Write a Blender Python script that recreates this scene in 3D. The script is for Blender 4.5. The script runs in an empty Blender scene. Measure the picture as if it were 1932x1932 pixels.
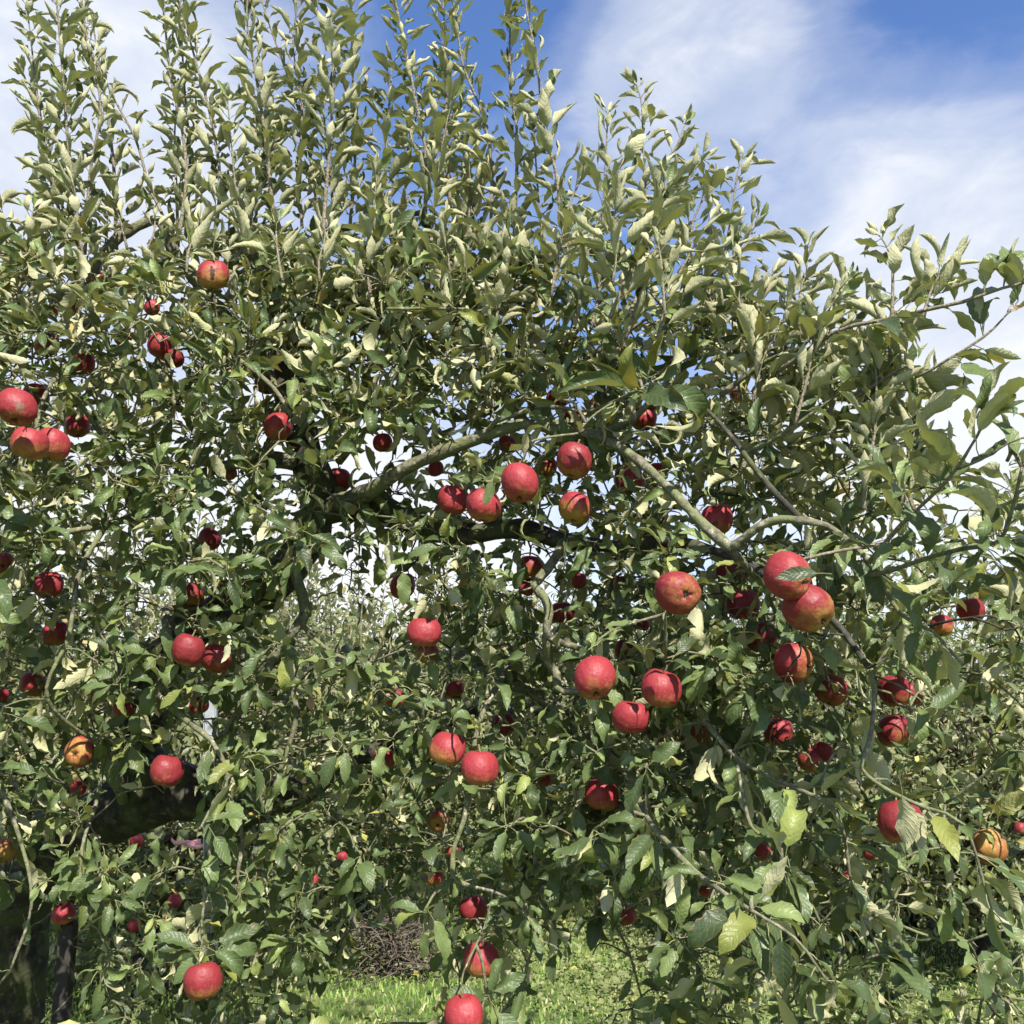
import bpy, math, random
import numpy as np
from mathutils import Vector, Matrix
rad = math.radians
scene = bpy.context.scene
col = scene.collection
rng = np.random.default_rng(11)
random.seed(5)

# ------------------------------------------------------------------ camera
CAM = np.array([0.0, 0.0, 1.6]); PITCH = rad(12.0); FOV = rad(55.0)
IMG = 1932.0; F = IMG / 2 / math.tan(FOV / 2)
RIGHT = np.array([1.0, 0, 0]); FWD = np.array([0, math.cos(PITCH), math.sin(PITCH)]); UP = np.array([0, -math.sin(PITCH), math.cos(PITCH)])
cam_d = bpy.data.cameras.new('camera'); cam = bpy.data.objects.new('camera', cam_d); col.objects.link(cam)
cam.location = CAM; cam.rotation_euler = (math.pi / 2 + PITCH, 0, 0)
cam_d.sensor_fit = 'HORIZONTAL'; cam_d.angle = FOV; cam_d.clip_start = 0.05; cam_d.clip_end = 2000
scene.camera = cam

def P(u, v, d):                       # a sight line of the photo and a distance give a point of the place
    return CAM + RIGHT * ((u - IMG/2) / F * d) - UP * ((v - IMG/2) / F * d) + FWD * d
def ray(u, v):
    w = P(u, v, 1.0) - CAM
    return w / np.linalg.norm(w)
def project(p):
    q = np.asarray(p) - CAM
    d = q @ FWD
    return IMG/2 + (q @ RIGHT) / d * F, IMG/2 - (q @ UP) / d * F, d

# ------------------------------------------------------------------ light, sky, exposure
SUN_EL, SUN_AZ = rad(45), rad(162)
SUN = np.array([math.cos(SUN_EL)*math.sin(SUN_AZ), math.cos(SUN_EL)*math.cos(SUN_AZ), math.sin(SUN_EL)])
sd = bpy.data.lights.new('sun', 'SUN'); sd.energy = 5.0; sd.angle = rad(0.53); sd.color = (1.0, 0.94, 0.84)
so = bpy.data.objects.new('sun', sd); col.objects.link(so)
so.rotation_euler = Vector(SUN).to_track_quat('Z', 'Y').to_euler(); so.location = (3, -4, 8)
scene.view_settings.view_transform = 'Standard'; scene.view_settings.look = 'None'
scene.view_settings.gamma = 1.0; scene.view_settings.exposure = 1.08
scene.cycles.max_bounces = 6; scene.cycles.diffuse_bounces = 2; scene.cycles.transmission_bounces = 4; scene.cycles.transparent_max_bounces = 4

world = bpy.data.worlds.new('World'); scene.world = world; world.use_nodes = True
wt = world.node_tree; wt.nodes.clear()
def N(t, kind, **kw):
    n = t.nodes.new(kind)
    for k, v in kw.items():
        if k == 'op': n.operation = v
        elif k == 'bt': n.blend_type = v
        elif k.startswith('i_'):
            n.inputs[k[2:].replace('_', ' ')].default_value = v
        else: setattr(n, k, v)
    return n
def math_(t, op, a, b=None, clamp=False):
    n = N(t, 'ShaderNodeMath', op=op); n.use_clamp = clamp
    for i, x in enumerate((a, b)):
        if x is None: continue
        if isinstance(x, (int, float)): n.inputs[i].default_value = x
        else: t.links.new(x, n.inputs[i])
    return n.outputs[0]
def mixc(t, fac, a, b, bt='MIX'):
    n = N(t, 'ShaderNodeMix', data_type='RGBA', bt=bt)
    for s, x in ((n.inputs[0], fac), (n.inputs[6], a), (n.inputs[7], b)):
        if isinstance(x, (int, float)): s.default_value = x
        elif isinstance(x, tuple): s.default_value = (*x, 1) if len(x) == 3 else x
        else: t.links.new(x, s)
    return n.outputs[2]
def ramp(t, fac, stops, interp='LINEAR'):
    n = N(t, 'ShaderNodeValToRGB'); n.color_ramp.interpolation = interp
    e = n.color_ramp.elements
    while len(e) < len(stops): e.new(0.5)
    for k, (p, c) in enumerate(stops):
        e[k].position = p; e[k].color = (*c, 1) if len(c) == 3 else c
    t.links.new(fac, n.inputs[0])
    return n.outputs[0]
def noise(t, vec, scale, detail=4, rough=0.55, dist=0.0):
    n = N(t, 'ShaderNodeTexNoise'); n.inputs['Scale'].default_value = scale; n.inputs['Detail'].default_value = detail
    n.inputs['Roughness'].default_value = rough; n.inputs['Distortion'].default_value = dist
    if vec is not None: t.links.new(vec, n.inputs['Vector'])
    return n.outputs['Fac']

sky = N(wt, 'ShaderNodeTexSky', sky_type='NISHITA'); sky.sun_disc = False
sky.sun_elevation = SUN_EL; sky.sun_rotation = SUN_AZ; sky.altitude = 100; sky.air_density = 1.2; sky.dust_density = 0.3; sky.ozone_density = 2.5
bg_sky = N(wt, 'ShaderNodeBackground'); bg_sky.inputs['Strength'].default_value = 0.070
wt.links.new(mixc(wt, 1.0, sky.outputs[0], (0.76, 0.97, 1.36), 'MULTIPLY'), bg_sky.inputs['Color'])
tc = N(wt, 'ShaderNodeTexCoord').outputs['Generated']
mp = N(wt, 'ShaderNodeMapping'); mp.inputs['Rotation'].default_value = (0.2, rad(-35), 0.3); mp.inputs['Scale'].default_value = (1.5, 1.0, 3.0)
wt.links.new(tc, mp.inputs['Vector'])
n1 = noise(wt, mp.outputs[0], 2.1, 7, 0.55, 0.25)
n2 = noise(wt, mp.outputs[0], 6.0, 6, 0.6, 0.4)
cov = math_(wt, 'ADD', math_(wt, 'MULTIPLY', n1, 0.7), math_(wt, 'MULTIPLY', n2, 0.3))
# where cloud banks (+) and blue openings (-) stand in the sky, by direction
BANKS = [(1330, 190, 280, .18), (1150, 150, 150, .22), (1560, 330, 190, .08), (1800, 250, 170, .08), (1850, 820, 260, .42), (1600, 760, 160, .16),
         (100, 150, 240, .40), (230, 330, 160, .35), (1750, 430, 150, .16), (700, 1150, 300, .5), (300, 1200, 300, .5), (1850, 480, 120, .1),
         (1870, 5, 120, -.45), (1650, 10, 90, -.26), (800, 70, 220, -.32), (1010, 20, 90, -.3), (1190, 560, 150, -.42), (1560, 190, 120, -.14), (1440, 420, 110, -.14), (1780, 570, 110, -.12),
         (560, 60, 110, .05)]
for (u, v, s, a) in BANKS:
    d = ray(u, v); dn = N(wt, 'ShaderNodeVectorMath', op='DOT_PRODUCT'); dn.inputs[1].default_value = d
    wt.links.new(tc, dn.inputs[0])
    k = 1.0 / (s / F) ** 2
    g = math_(wt, 'EXPONENT', math_(wt, 'MULTIPLY', math_(wt, 'SUBTRACT', dn.outputs['Value'], 1.0), k))
    cov = math_(wt, 'ADD', cov, math_(wt, 'MULTIPLY', g, a))
mask = ramp(wt, cov, [(0.20, (0.02,)*3), (0.43, (0.28,)*3), (0.64, (0.64,)*3), (0.92, (1.0,)*3)], 'EASE')
ccol = ramp(wt, n2, [(0.3, (0.56, 0.63, 0.78)), (0.55, (0.70, 0.75, 0.85)), (0.75, (0.86, 0.88, 0.93))])
low = N(wt, 'ShaderNodeSeparateXYZ'); wt.links.new(tc, low.inputs[0])
lowf = ramp(wt, low.outputs['Z'], [(0.10, (1, 1, 1)), (0.40, (0, 0, 0))])
ccol = mixc(wt, lowf, ccol, (0.95, 0.96, 0.98))
bg_c = N(wt, 'ShaderNodeBackground'); bg_c.inputs['Strength'].default_value = 0.55; wt.links.new(ccol, bg_c.inputs['Color'])
mx = N(wt, 'ShaderNodeMixShader'); wt.links.new(mask, mx.inputs[0]); wt.links.new(bg_sky.outputs[0], mx.inputs[1]); wt.links.new(bg_c.outputs[0], mx.inputs[2])
wo = N(wt, 'ShaderNodeOutputWorld'); wt.links.new(mx.outputs[0], wo.inputs[0])

# ------------------------------------------------------------------ materials
def new_mat(name):
    m = bpy.data.materials.new(name); m.use_nodes = True; t = m.node_tree; t.nodes.clear()
    out = N(t, 'ShaderNodeOutputMaterial'); b = N(t, 'ShaderNodeBsdfPrincipled')
    t.links.new(b.outputs[0], out.inputs[0])
    return m, t, b, out
def setin(t, b, name, x):
    if isinstance(x, (int, float)): b.inputs[name].default_value = x
    elif isinstance(x, tuple): b.inputs[name].default_value = (*x, 1)
    else: t.links.new(x, b.inputs[name])
def bump(t, b, h, strength, dist=0.01):
    n = N(t, 'ShaderNodeBump'); n.inputs['Strength'].default_value = strength; n.inputs['Distance'].default_value = dist
    t.links.new(h, n.inputs['Height']); t.links.new(n.outputs[0], b.inputs['Normal'])

def leaf_material(name, dark, mid, light, under, under2, trans):
    m, t, b, out = new_mat(name)
    at = N(t, 'ShaderNodeAttribute', attribute_name='leafcol'); sp = N(t, 'ShaderNodeSeparateColor'); t.links.new(at.outputs['Color'], sp.inputs[0])
    tint, yel, pet = sp.outputs[0], sp.outputs[1], sp.outputs[2]
    uv = N(t, 'ShaderNodeUVMap', uv_map='leafuv'); su = N(t, 'ShaderNodeSeparateXYZ'); t.links.new(uv.outputs[0], su.inputs[0])
    s = math_(t, 'ABSOLUTE', math_(t, 'SUBTRACT', math_(t, 'MULTIPLY', su.outputs[1], 2.0), 1.0))
    vein = math_(t, 'SINE', math_(t, 'MULTIPLY', math_(t, 'SUBTRACT', su.outputs[0], math_(t, 'MULTIPLY', s, 0.22)), 50.0))
    vein = math_(t, 'MULTIPLY', math_(t, 'ADD', vein, 1.0), 0.5)
    veins = math_(t, 'POWER', vein, 6.0)
    rib = math_(t, 'LESS_THAN', s, 0.07)
    pos = N(t, 'ShaderNodeNewGeometry')
    nz = noise(t, pos.outputs['Position'], 60.0, 3, 0.6)
    top = ramp(t, math_(t, 'ADD', math_(t, 'MULTIPLY', tint, 0.8), math_(t, 'MULTIPLY', nz, 0.25)), [(0.1, dark), (0.55, mid), (0.95, light)])
    top = mixc(t, math_(t, 'MULTIPLY', math_(t, 'MAXIMUM', veins, rib), 0.10), top, (0.20, 0.25, 0.10))
    un = mixc(t, tint, under, under2)
    un = mixc(t, math_(t, 'MULTIPLY', rib, 0.5), un, (0.36, 0.38, 0.22))
    c = mixc(t, pos.outputs['Backfacing'], top, un)
    spot = ramp(t, noise(t, pos.outputs['Position'], 38.0, 2), [(0.66, (0, 0, 0)), (0.74, (1, 1, 1))])
    c = mixc(t, math_(t, 'MULTIPLY', spot, 0.35), c, (0.17, 0.13, 0.06))
    yc = ramp(t, yel, [(0.0, (0.26, 0.30, 0.06)), (0.5, (0.36, 0.31, 0.09)), (0.85, (0.30, 0.20, 0.09)), (1.0, (0.22, 0.12, 0.06))])
    c = mixc(t, ramp(t, yel, [(0.02, (0, 0, 0)), (0.25, (1, 1, 1))]), c, yc)
    eg = math_(t, 'MULTIPLY', math_(t, 'GREATER_THAN', math_(t, 'ADD', s, math_(t, 'MULTIPLY', nz, 0.5)), 1.22), ramp(t, tint, [(0.30, (1, 1, 1)), (0.42, (0, 0, 0))]))
    c = mixc(t, math_(t, 'MULTIPLY', eg, 0.7), c, (0.20, 0.12, 0.055))
    c = mixc(t, pet, c, (0.24, 0.25, 0.12))
    setin(t, b, 'Base Color', c)
    setin(t, b, 'Roughness', math_(t, 'ADD', math_(t, 'MULTIPLY', pos.outputs['Backfacing'], 0.35), 0.42))
    b.inputs['Specular IOR Level'].default_value = 0.34
    bump(t, b, math_(t, 'ADD', math_(t, 'MULTIPLY', veins, -0.45), math_(t, 'MULTIPLY', nz, 2.2)), 0.30, 0.005)
    tr = N(t, 'ShaderNodeBsdfTranslucent')
    tcx = mixc(t, ramp(t, yel, [(0.02, (0, 0, 0)), (0.25, (1, 1, 1))]), trans, (0.5, 0.34, 0.05))
    t.links.new(tcx, tr.inputs['Color'])
    ms = N(t, 'ShaderNodeMixShader'); ms.inputs[0].default_value = 0.17
    t.links.new(b.outputs[0], ms.inputs[1]); t.links.new(tr.outputs[0], ms.inputs[2]); t.links.new(ms.outputs[0], out.inputs[0])
    return m
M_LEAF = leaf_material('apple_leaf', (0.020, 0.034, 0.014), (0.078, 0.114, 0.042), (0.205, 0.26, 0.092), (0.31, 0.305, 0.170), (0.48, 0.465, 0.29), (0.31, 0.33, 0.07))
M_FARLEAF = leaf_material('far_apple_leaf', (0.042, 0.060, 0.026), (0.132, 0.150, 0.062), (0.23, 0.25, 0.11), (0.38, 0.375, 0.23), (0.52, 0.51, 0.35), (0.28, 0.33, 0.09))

def bark_material(name, c0, c1, c2, moss, moss_amt, scale):
    m, t, b, out = new_mat(name)
    g = N(t, 'ShaderNodeNewGeometry').outputs['Position']
    a = noise(t, g, scale, 6, 0.65); c = noise(t, g, scale * 0.22, 4, 0.6, 0.6)
    v = N(t, 'ShaderNodeTexVoronoi', feature='DISTANCE_TO_EDGE'); v.inputs['Scale'].default_value = scale * 0.8; t.links.new(g, v.inputs['Vector'])
    base = ramp(t, a, [(0.3, c0), (0.52, c1), (0.72, c2)])
    mk = ramp(t, c, [(0.5 - moss_amt, (0, 0, 0)), (0.62 - moss_amt, (1, 1, 1))])
    lv = N(t, 'ShaderNodeTexVoronoi'); lv.inputs['Scale'].default_value = scale*0.9; t.links.new(g, lv.inputs['Vector'])
    lich = math_(t, 'MULTIPLY', math_(t, 'LESS_THAN', math_(t, 'ADD', lv.outputs['Distance'], math_(t, 'MULTIPLY', a, 0.3)), 0.42), math_(t, 'GREATER_THAN', noise(t, g, scale*0.3, 3), 0.52))
    base = mixc(t, math_(t, 'MULTIPLY', lich, 0.6), base, tuple(min(1, x*1.45) for x in c2))
    setin(t, b, 'Base Color', mixc(t, math_(t, 'MULTIPLY', mk, 0.75), base, moss))
    b.inputs['Roughness'].default_value = 0.85
    bump(t, b, math_(t, 'ADD', a, math_(t, 'MULTIPLY', v.outputs[0], 0.6)), 0.6, 0.012)
    return m
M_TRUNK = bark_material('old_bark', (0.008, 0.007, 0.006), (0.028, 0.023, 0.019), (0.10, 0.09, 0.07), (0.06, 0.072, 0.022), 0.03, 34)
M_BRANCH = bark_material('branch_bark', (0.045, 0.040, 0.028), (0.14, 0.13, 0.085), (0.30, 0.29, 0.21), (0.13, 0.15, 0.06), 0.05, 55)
M_TWIG = bark_material('twig_bark', (0.09, 0.07, 0.05), (0.20, 0.165, 0.125), (0.33, 0.29, 0.23), (0.20, 0.19, 0.11), 0.02, 120)

def apple_material():
    m, t, b, out = new_mat('apple_skin')
    oi = N(t, 'ShaderNodeObjectInfo'); sp = N(t, 'ShaderNodeSeparateColor'); t.links.new(oi.outputs['Color'], sp.inputs[0])
    red, deep = sp.outputs[0], sp.outputs[1]
    tcn = N(t, 'ShaderNodeTexCoord').outputs['Object']; sx = N(t, 'ShaderNodeSeparateXYZ'); t.links.new(tcn, sx.inputs[0])
    off = N(t, 'ShaderNodeVectorMath', op='ADD'); t.links.new(tcn, off.inputs[0])
    cb = N(t, 'ShaderNodeCombineXYZ'); t.links.new(math_(t, 'MULTIPLY', oi.outputs['Random'], 40.0), cb.inputs[0]); t.links.new(cb.outputs[0], off.inputs[1])
    st = N(t, 'ShaderNodeMapping'); st.inputs['Scale'].default_value = (1, 1, 0.10); t.links.new(off.outputs[0], st.inputs['Vector'])
    streak = noise(t, st.outputs[0], 9.0, 5, 0.7)
    blot = noise(t, off.outputs[0], 1.6, 3, 0.5)
    z = sx.outputs['Z']
    cov = math_(t, 'ADD', math_(t, 'MULTIPLY', z, 0.32), math_(t, 'ADD', math_(t, 'MULTIPLY', blot, 0.75), math_(t, 'MULTIPLY', streak, 0.42)))
    cov = math_(t, 'ADD', cov, math_(t, 'SUBTRACT', red, 0.41))
    k = ramp(t, cov, [(0.28, (0, 0, 0)), (0.46, (0.55,)*3), (0.66, (1, 1, 1))])
    ground = mixc(t, streak, (0.30, 0.23, 0.05), (0.36, 0.15, 0.045))
    r1 = mixc(t, streak, (0.36, 0.050, 0.052), (0.18, 0.011, 0.023))
    r2 = mixc(t, streak, (0.19, 0.022, 0.022), (0.09, 0.008, 0.013))
    c = mixc(t, k, ground, mixc(t, deep, r1, r2))
    vo = N(t, 'ShaderNodeTexVoronoi'); vo.inputs['Scale'].default_value = 11.0; t.links.new(off.outputs[0], vo.inputs['Vector'])
    dots = ramp(t, vo.outputs['Distance'], [(0.05, (1, 1, 1)), (0.11, (0, 0, 0))])
    c = mixc(t, math_(t, 'MULTIPLY', dots, 0.22), c, (0.55, 0.33, 0.20))
    rus = ramp(t, math_(t, 'SUBTRACT', noise(t, off.outputs[0], 7.0, 6, 0.75, 0.8), math_(t, 'MULTIPLY', z, 0.06)), [(0.60, (0, 0, 0)), (0.70, (1, 1, 1))])
    c = mixc(t, math_(t, 'MULTIPLY', rus, 0.40), c, (0.42, 0.24, 0.15))
    setin(t, b, 'Base Color', c)
    setin(t, b, 'Roughness', math_(t, 'ADD', math_(t, 'MULTIPLY', noise(t, off.outputs[0], 5.0, 4), 0.36), 0.32))
    b.inputs['Specular IOR Level'].default_value = 0.30
    bump(t, b, math_(t, 'ADD', blot, math_(t, 'MULTIPLY', streak, 0.15)), 0.12, 0.15)
    return m
M_APPLE = apple_material()
def plain(name, c0, c1, scale, rough=0.7, metal=0.0):
    m, t, b, out = new_mat(name)
    g = N(t, 'ShaderNodeNewGeometry').outputs['Position']
    setin(t, b, 'Base Color', ramp(t, noise(t, g, scale, 5, 0.6), [(0.3, c0), (0.7, c1)]))
    b.inputs['Roughness'].default_value = rough; b.inputs['Metallic'].default_value = metal
    return m
M_CALYX = plain('dry_calyx', (0.02, 0.014, 0.008), (0.07, 0.05, 0.025), 200)
M_STEM = plain('apple_stem', (0.10, 0.07, 0.03), (0.22, 0.17, 0.08), 150)
M_GALV = plain('galvanised_steel', (0.26, 0.275, 0.30), (0.38, 0.40, 0.43), 25, 0.5, 0.25)
M_RIBBON = plain('pink_plastic_ribbon', (0.85, 0.36, 0.36), (0.9, 0.48, 0.46), 30, 0.45)
M_STAKE = plain('weathered_dark_wood', (0.012, 0.010, 0.009), (0.035, 0.030, 0.026), 40, 0.8)
M_DRY = plain('dry_twigs', (0.05, 0.04, 0.03), (0.15, 0.12, 0.095), 20, 0.9)

def ground_material():
    m, t, b, out = new_mat('mown_grass')
    g = N(t, 'ShaderNodeNewGeometry').outputs['Position']
    a = noise(t, g, 0.9, 5, 0.6); f = noise(t, g, 22, 5, 0.7)
    c = ramp(t, math_(t, 'ADD', math_(t, 'MULTIPLY', a, 0.6), math_(t, 'MULTIPLY', f, 0.4)), [(0.35, (0.045, 0.075, 0.018)), (0.5, (0.10, 0.15, 0.035)), (0.68, (0.22, 0.22, 0.08))])
    setin(t, b, 'Base Color', c); b.inputs['Roughness'].default_value = 0.9
    bump(t, b, f, 0.8, 0.05)
    return m
M_GROUND = ground_material()
def grass_material():
    m, t, b, out = new_mat('grass_blade')
    at = N(t, 'ShaderNodeAttribute', attribute_name='leafcol'); sp = N(t, 'ShaderNodeSeparateColor'); t.links.new(at.outputs['Color'], sp.inputs[0])
    c = ramp(t, sp.outputs[0], [(0.0, (0.09, 0.17, 0.04)), (0.45, (0.20, 0.33, 0.07)), (0.78, (0.38, 0.42, 0.15)), (1.0, (0.58, 0.52, 0.30))])
    setin(t, b, 'Base Color', c); b.inputs['Roughness'].default_value = 0.55
    tr = N(t, 'ShaderNodeBsdfTranslucent'); t.links.new(mixc(t, 1.0, c, (1.6, 1.8, 1.0), 'MULTIPLY'), tr.inputs['Color'])
    ms = N(t, 'ShaderNodeMixShader'); ms.inputs[0].default_value = 0.35
    t.links.new(b.outputs[0], ms.inputs[1]); t.links.new(tr.outputs[0], ms.inputs[2]); t.links.new(ms.outputs[0], out.inputs[0])
    return m
M_GRASS = grass_material()

# ------------------------------------------------------------------ mesh helpers
def make_mesh(name, V, polys, mat, smooth=True, uv=None, colr=None):
    """polys: list of (K,n) int arrays"""
    me = bpy.data.meshes.new(name)
    V = np.asarray(V, dtype=np.float32); me.vertices.add(len(V)); me.vertices.foreach_set('co', V.ravel())
    idx = np.concatenate([p.ravel() for p in polys]).astype(np.int32)
    tot = np.concatenate([np.full(len(p), p.shape[1]) for p in polys]).astype(np.int32)
    st = np.concatenate([[0], np.cumsum(tot)[:-1]]).astype(np.int32)
    me.loops.add(len(idx)); me.loops.foreach_set('vertex_index', idx)
    me.polygons.add(len(tot)); me.polygons.foreach_set('loop_start', st)
    me.polygons.foreach_set('use_smooth', np.full(len(tot), smooth))
    me.update(calc_edges=True)
    if uv is not None:
        l = me.uv_layers.new(name='leafuv'); l.data.foreach_set('uv', np.asarray(uv, dtype=np.float32)[idx].ravel())
    if colr is not None:
        a = me.attributes.new('leafcol', 'FLOAT_COLOR', 'POINT')
        a.data.foreach_set('color', np.concatenate([colr, np.ones((len(colr), 1))], 1).astype(np.float32).ravel())
    me.validate(clean_customdata=False)
    me.materials.append(mat)
    return me
def link(name, me, parent=None, loc=None):
    o = bpy.data.objects.new(name, me); col.objects.link(o)
    if parent is not None: o.parent = parent
    if loc is not None: o.location = loc
    return o
def tag(o, label=None, cat=None, group=None, kind=None):
    if label: o['label'] = label
    if cat: o['category'] = cat
    if group: o['group'] = group
    if kind: o['kind'] = kind
    return o
def unit(a):
    a = np.asarray(a, float)
    return a / np.maximum(np.linalg.norm(a, axis=-1, keepdims=True), 1e-9)
def smooth_path(pts, rs, step=0.03):
    """Catmull-Rom through the points"""
    pts = np.asarray(pts, float); rs = np.asarray(rs, float)
    if len(pts) < 3:
        n = max(2, int(np.linalg.norm(pts[1]-pts[0]) / step) + 1); t = np.linspace(0, 1, n)[:, None]
        return pts[0]*(1-t)+pts[1]*t, rs[0]*(1-t[:, 0])+rs[1]*t[:, 0]
    q = np.vstack([2*pts[0]-pts[1], pts, 2*pts[-1]-pts[-2]]); out = []; ro = []
    for i in range(len(pts)-1):
        p0, p1, p2, p3 = q[i:i+4]; n = max(2, int(np.linalg.norm(p2-p1)/step)+1)
        for t in np.linspace(0, 1, n, endpoint=False):
            out.append(0.5*((2*p1)+(-p0+p2)*t+(2*p0-5*p1+4*p2-p3)*t*t+(-p0+3*p1-3*p2+p3)*t**3)); ro.append(rs[i]*(1-t)+rs[i+1]*t)
    out.append(pts[-1]); ro.append(rs[-1])
    return np.array(out), np.array(ro)
class Tubes:
    def __init__(s): s.V = []; s.Q = []; s.n = 0; s.T = []
    def add(s, pts, rs, sides=6, knobby=0.0):
        pts = np.asarray(pts, float); n = len(pts)
        tg = np.gradient(pts, axis=0); tg = unit(tg)
        a = np.cross(tg[0], [0.31, 0.52, 0.79]); a = a/np.linalg.norm(a); A = []
        for i in range(n):
            a = a - tg[i]*(a @ tg[i]); a = a/np.linalg.norm(a); A.append(a)
        A = np.array(A); B = np.cross(tg, A)
        th = np.arange(sides)*2*math.pi/sides
        r = np.asarray(rs, float)[:, None]*np.ones((1, sides))
        if knobby: r = r*(1+rng.normal(0, knobby, (n, 1))+rng.normal(0, knobby*0.8, (n, sides)))
        V = pts[:, None, :] + r[..., None]*(A[:, None, :]*np.cos(th)[None, :, None]+B[:, None, :]*np.sin(th)[None, :, None])
        i = np.arange(n-1)[:, None]*sides; j = np.arange(sides)[None, :]; k = (j+1) % sides
        Q = np.stack([i+j, i+k, i+sides+k, i+sides+j], -1).reshape(-1, 4)+s.n
        s.V.append(V.reshape(-1, 3)); s.Q.append(Q)
        s.T.append(np.arange(sides)[::-1][None, :]+s.n); s.T.append(np.arange(sides)[None, :]+s.n+(n-1)*sides)
        s.n += n*sides
    def mesh(s, name, mat, origin=(0, 0, 0)):
        by = {}
        for t in s.T: by.setdefault(t.shape[1], []).append(t)
        return make_mesh(name, np.concatenate(s.V)-np.asarray(origin), [np.concatenate(s.Q)]+[np.concatenate(x) for x in by.values()], mat)

# ------------------------------------------------------------------ leaves
W_T = np.array([0, .10, .25, .45, .65, .80, .92, 1.0]); W_W = np.array([.10, .58, .90, 1.0, .86, .60, .28, .01])
class Leaves:
    KEYS = ('p', 'd', 'n', 'L', 'W', 'roll', 'curl', 'wave', 'ph', 'tint', 'yel', 'pet', 'own')
    def __init__(s): s.a = {k: [] for k in s.KEYS}
    def add(s, **k):
        for key in s.KEYS: s.a[key].append(k[key])
    def arrays(s):
        return {k: np.array(v, float) for k, v in s.a.items()}
def leaf_mesh(name, A, mat, nt, ns, petiole=True, origin=(0, 0, 0), jag=0.08):
    n = len(A['L']); d = unit(A['d']); nn = A['n']-d*np.sum(A['n']*d, 1, keepdims=True); nn = unit(nn); sd_ = np.cross(nn, d)
    t = np.linspace(0, 1, nt); s = np.linspace(-1, 1, ns)
    w = np.interp(t, W_T, W_W); edge = 1+jag*((-1.0)**np.arange(nt)); edge[0] = edge[-1] = 1
    L = A['L'][:, None, None]; W = A['W'][:, None, None]*0.5; c = np.where(np.abs(A['curl']) < 0.02, 0.02, A['curl'])[:, None, None]
    T = t[None, :, None]; S = s[None, None, :]
    ph = A['ph'][:, None, None]
    ct = c*T*(0.35+0.65*T)
    mx_ = L*(T-ct*ct*T/6*1.0); mz = -L*T*(ct/2-ct**3/24)
    bend = ct*1.0
    ww = W*w[None, :, None]*np.where(np.abs(S) > 0.99, edge[None, :, None], 1.0)
    f = np.maximum(A['roll'][:, None, None], 0.05)*(0.75+0.35*np.sin(ph*3+T*4))
    y = ww*np.sin(f*S)/f; z = ww*(1-np.cos(f*S))/f+0.10*ww*np.abs(S)
    z = z + A['wave'][:, None, None]*W*w[None, :, None]*(S*S)*np.sin(ph+T*(8+3*np.sin(ph*7)))*np.where(S > 0, 1, np.cos(ph*5))
    y = y + 0.12*L*np.sin(ph*2)*T*T
    X = mx_+z*np.sin(bend); Z = mz+z*np.cos(bend)
    base = A['p']+d*A['pet'][:, None]
    V = base[:, None, None, :]+X[..., None]*d[:, None, None, :]+y[..., None]*sd_[:, None, None, :]+Z[..., None]*nn[:, None, None, :]
    V = V.reshape(n, nt*ns, 3)
    i = np.arange(nt-1)[:, None]*ns; j = np.arange(ns-1)[None, :]
    q = np.stack([i+j, i+ns+j, i+ns+j+1, i+j+1], -1).reshape(-1, 4)
    uvl = np.stack(np.broadcast_arrays(t[:, None], (s[None, :]+1)/2), -1).reshape(-1, 2)
    m = nt*ns; colr = np.stack([np.repeat(A['tint'], m), np.repeat(A['yel'], m), np.zeros(n*m)], 1)
    Q = (q[None]+(np.arange(n)*m)[:, None, None]).reshape(-1, 4); VV = V.reshape(-1, 3); UV = np.tile(uvl, (n, 1))
    if petiole:
        r = 0.0011; e = base+d*0.004-nn*0.0004
        a = np.stack([nn*r, -nn*r*0.5+sd_*r*0.87, -nn*r*0.5-sd_*r*0.87], 1)
        midp = (A['p']+e)/2+nn*A['pet'][:, None]*0.08
        PV = np.concatenate([A['p'][:, None]+a, midp[:, None]+a, e[:, None]+a*0.9], 1)
        pq = np.array([[0, 1, 4, 3], [1, 2, 5, 4], [2, 0, 3, 5], [3, 4, 7, 6], [4, 5, 8, 7], [5, 3, 6, 8]])
        Q = np.concatenate([Q, (pq[None]+(np.arange(n)*9)[:, None, None]).reshape(-1, 4)+len(VV)])
        VV = np.concatenate([VV, PV.reshape(-1, 3)]); UV = np.concatenate([UV, np.full((n*9, 2), 0.5)])
        pc = np.stack([np.repeat(A['tint'], 9), np.zeros(n*9), np.ones(n*9)], 1); colr = np.concatenate([colr, pc])
    return make_mesh(name, VV-np.asarray(origin), [Q], mat, True, UV, colr)

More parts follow.
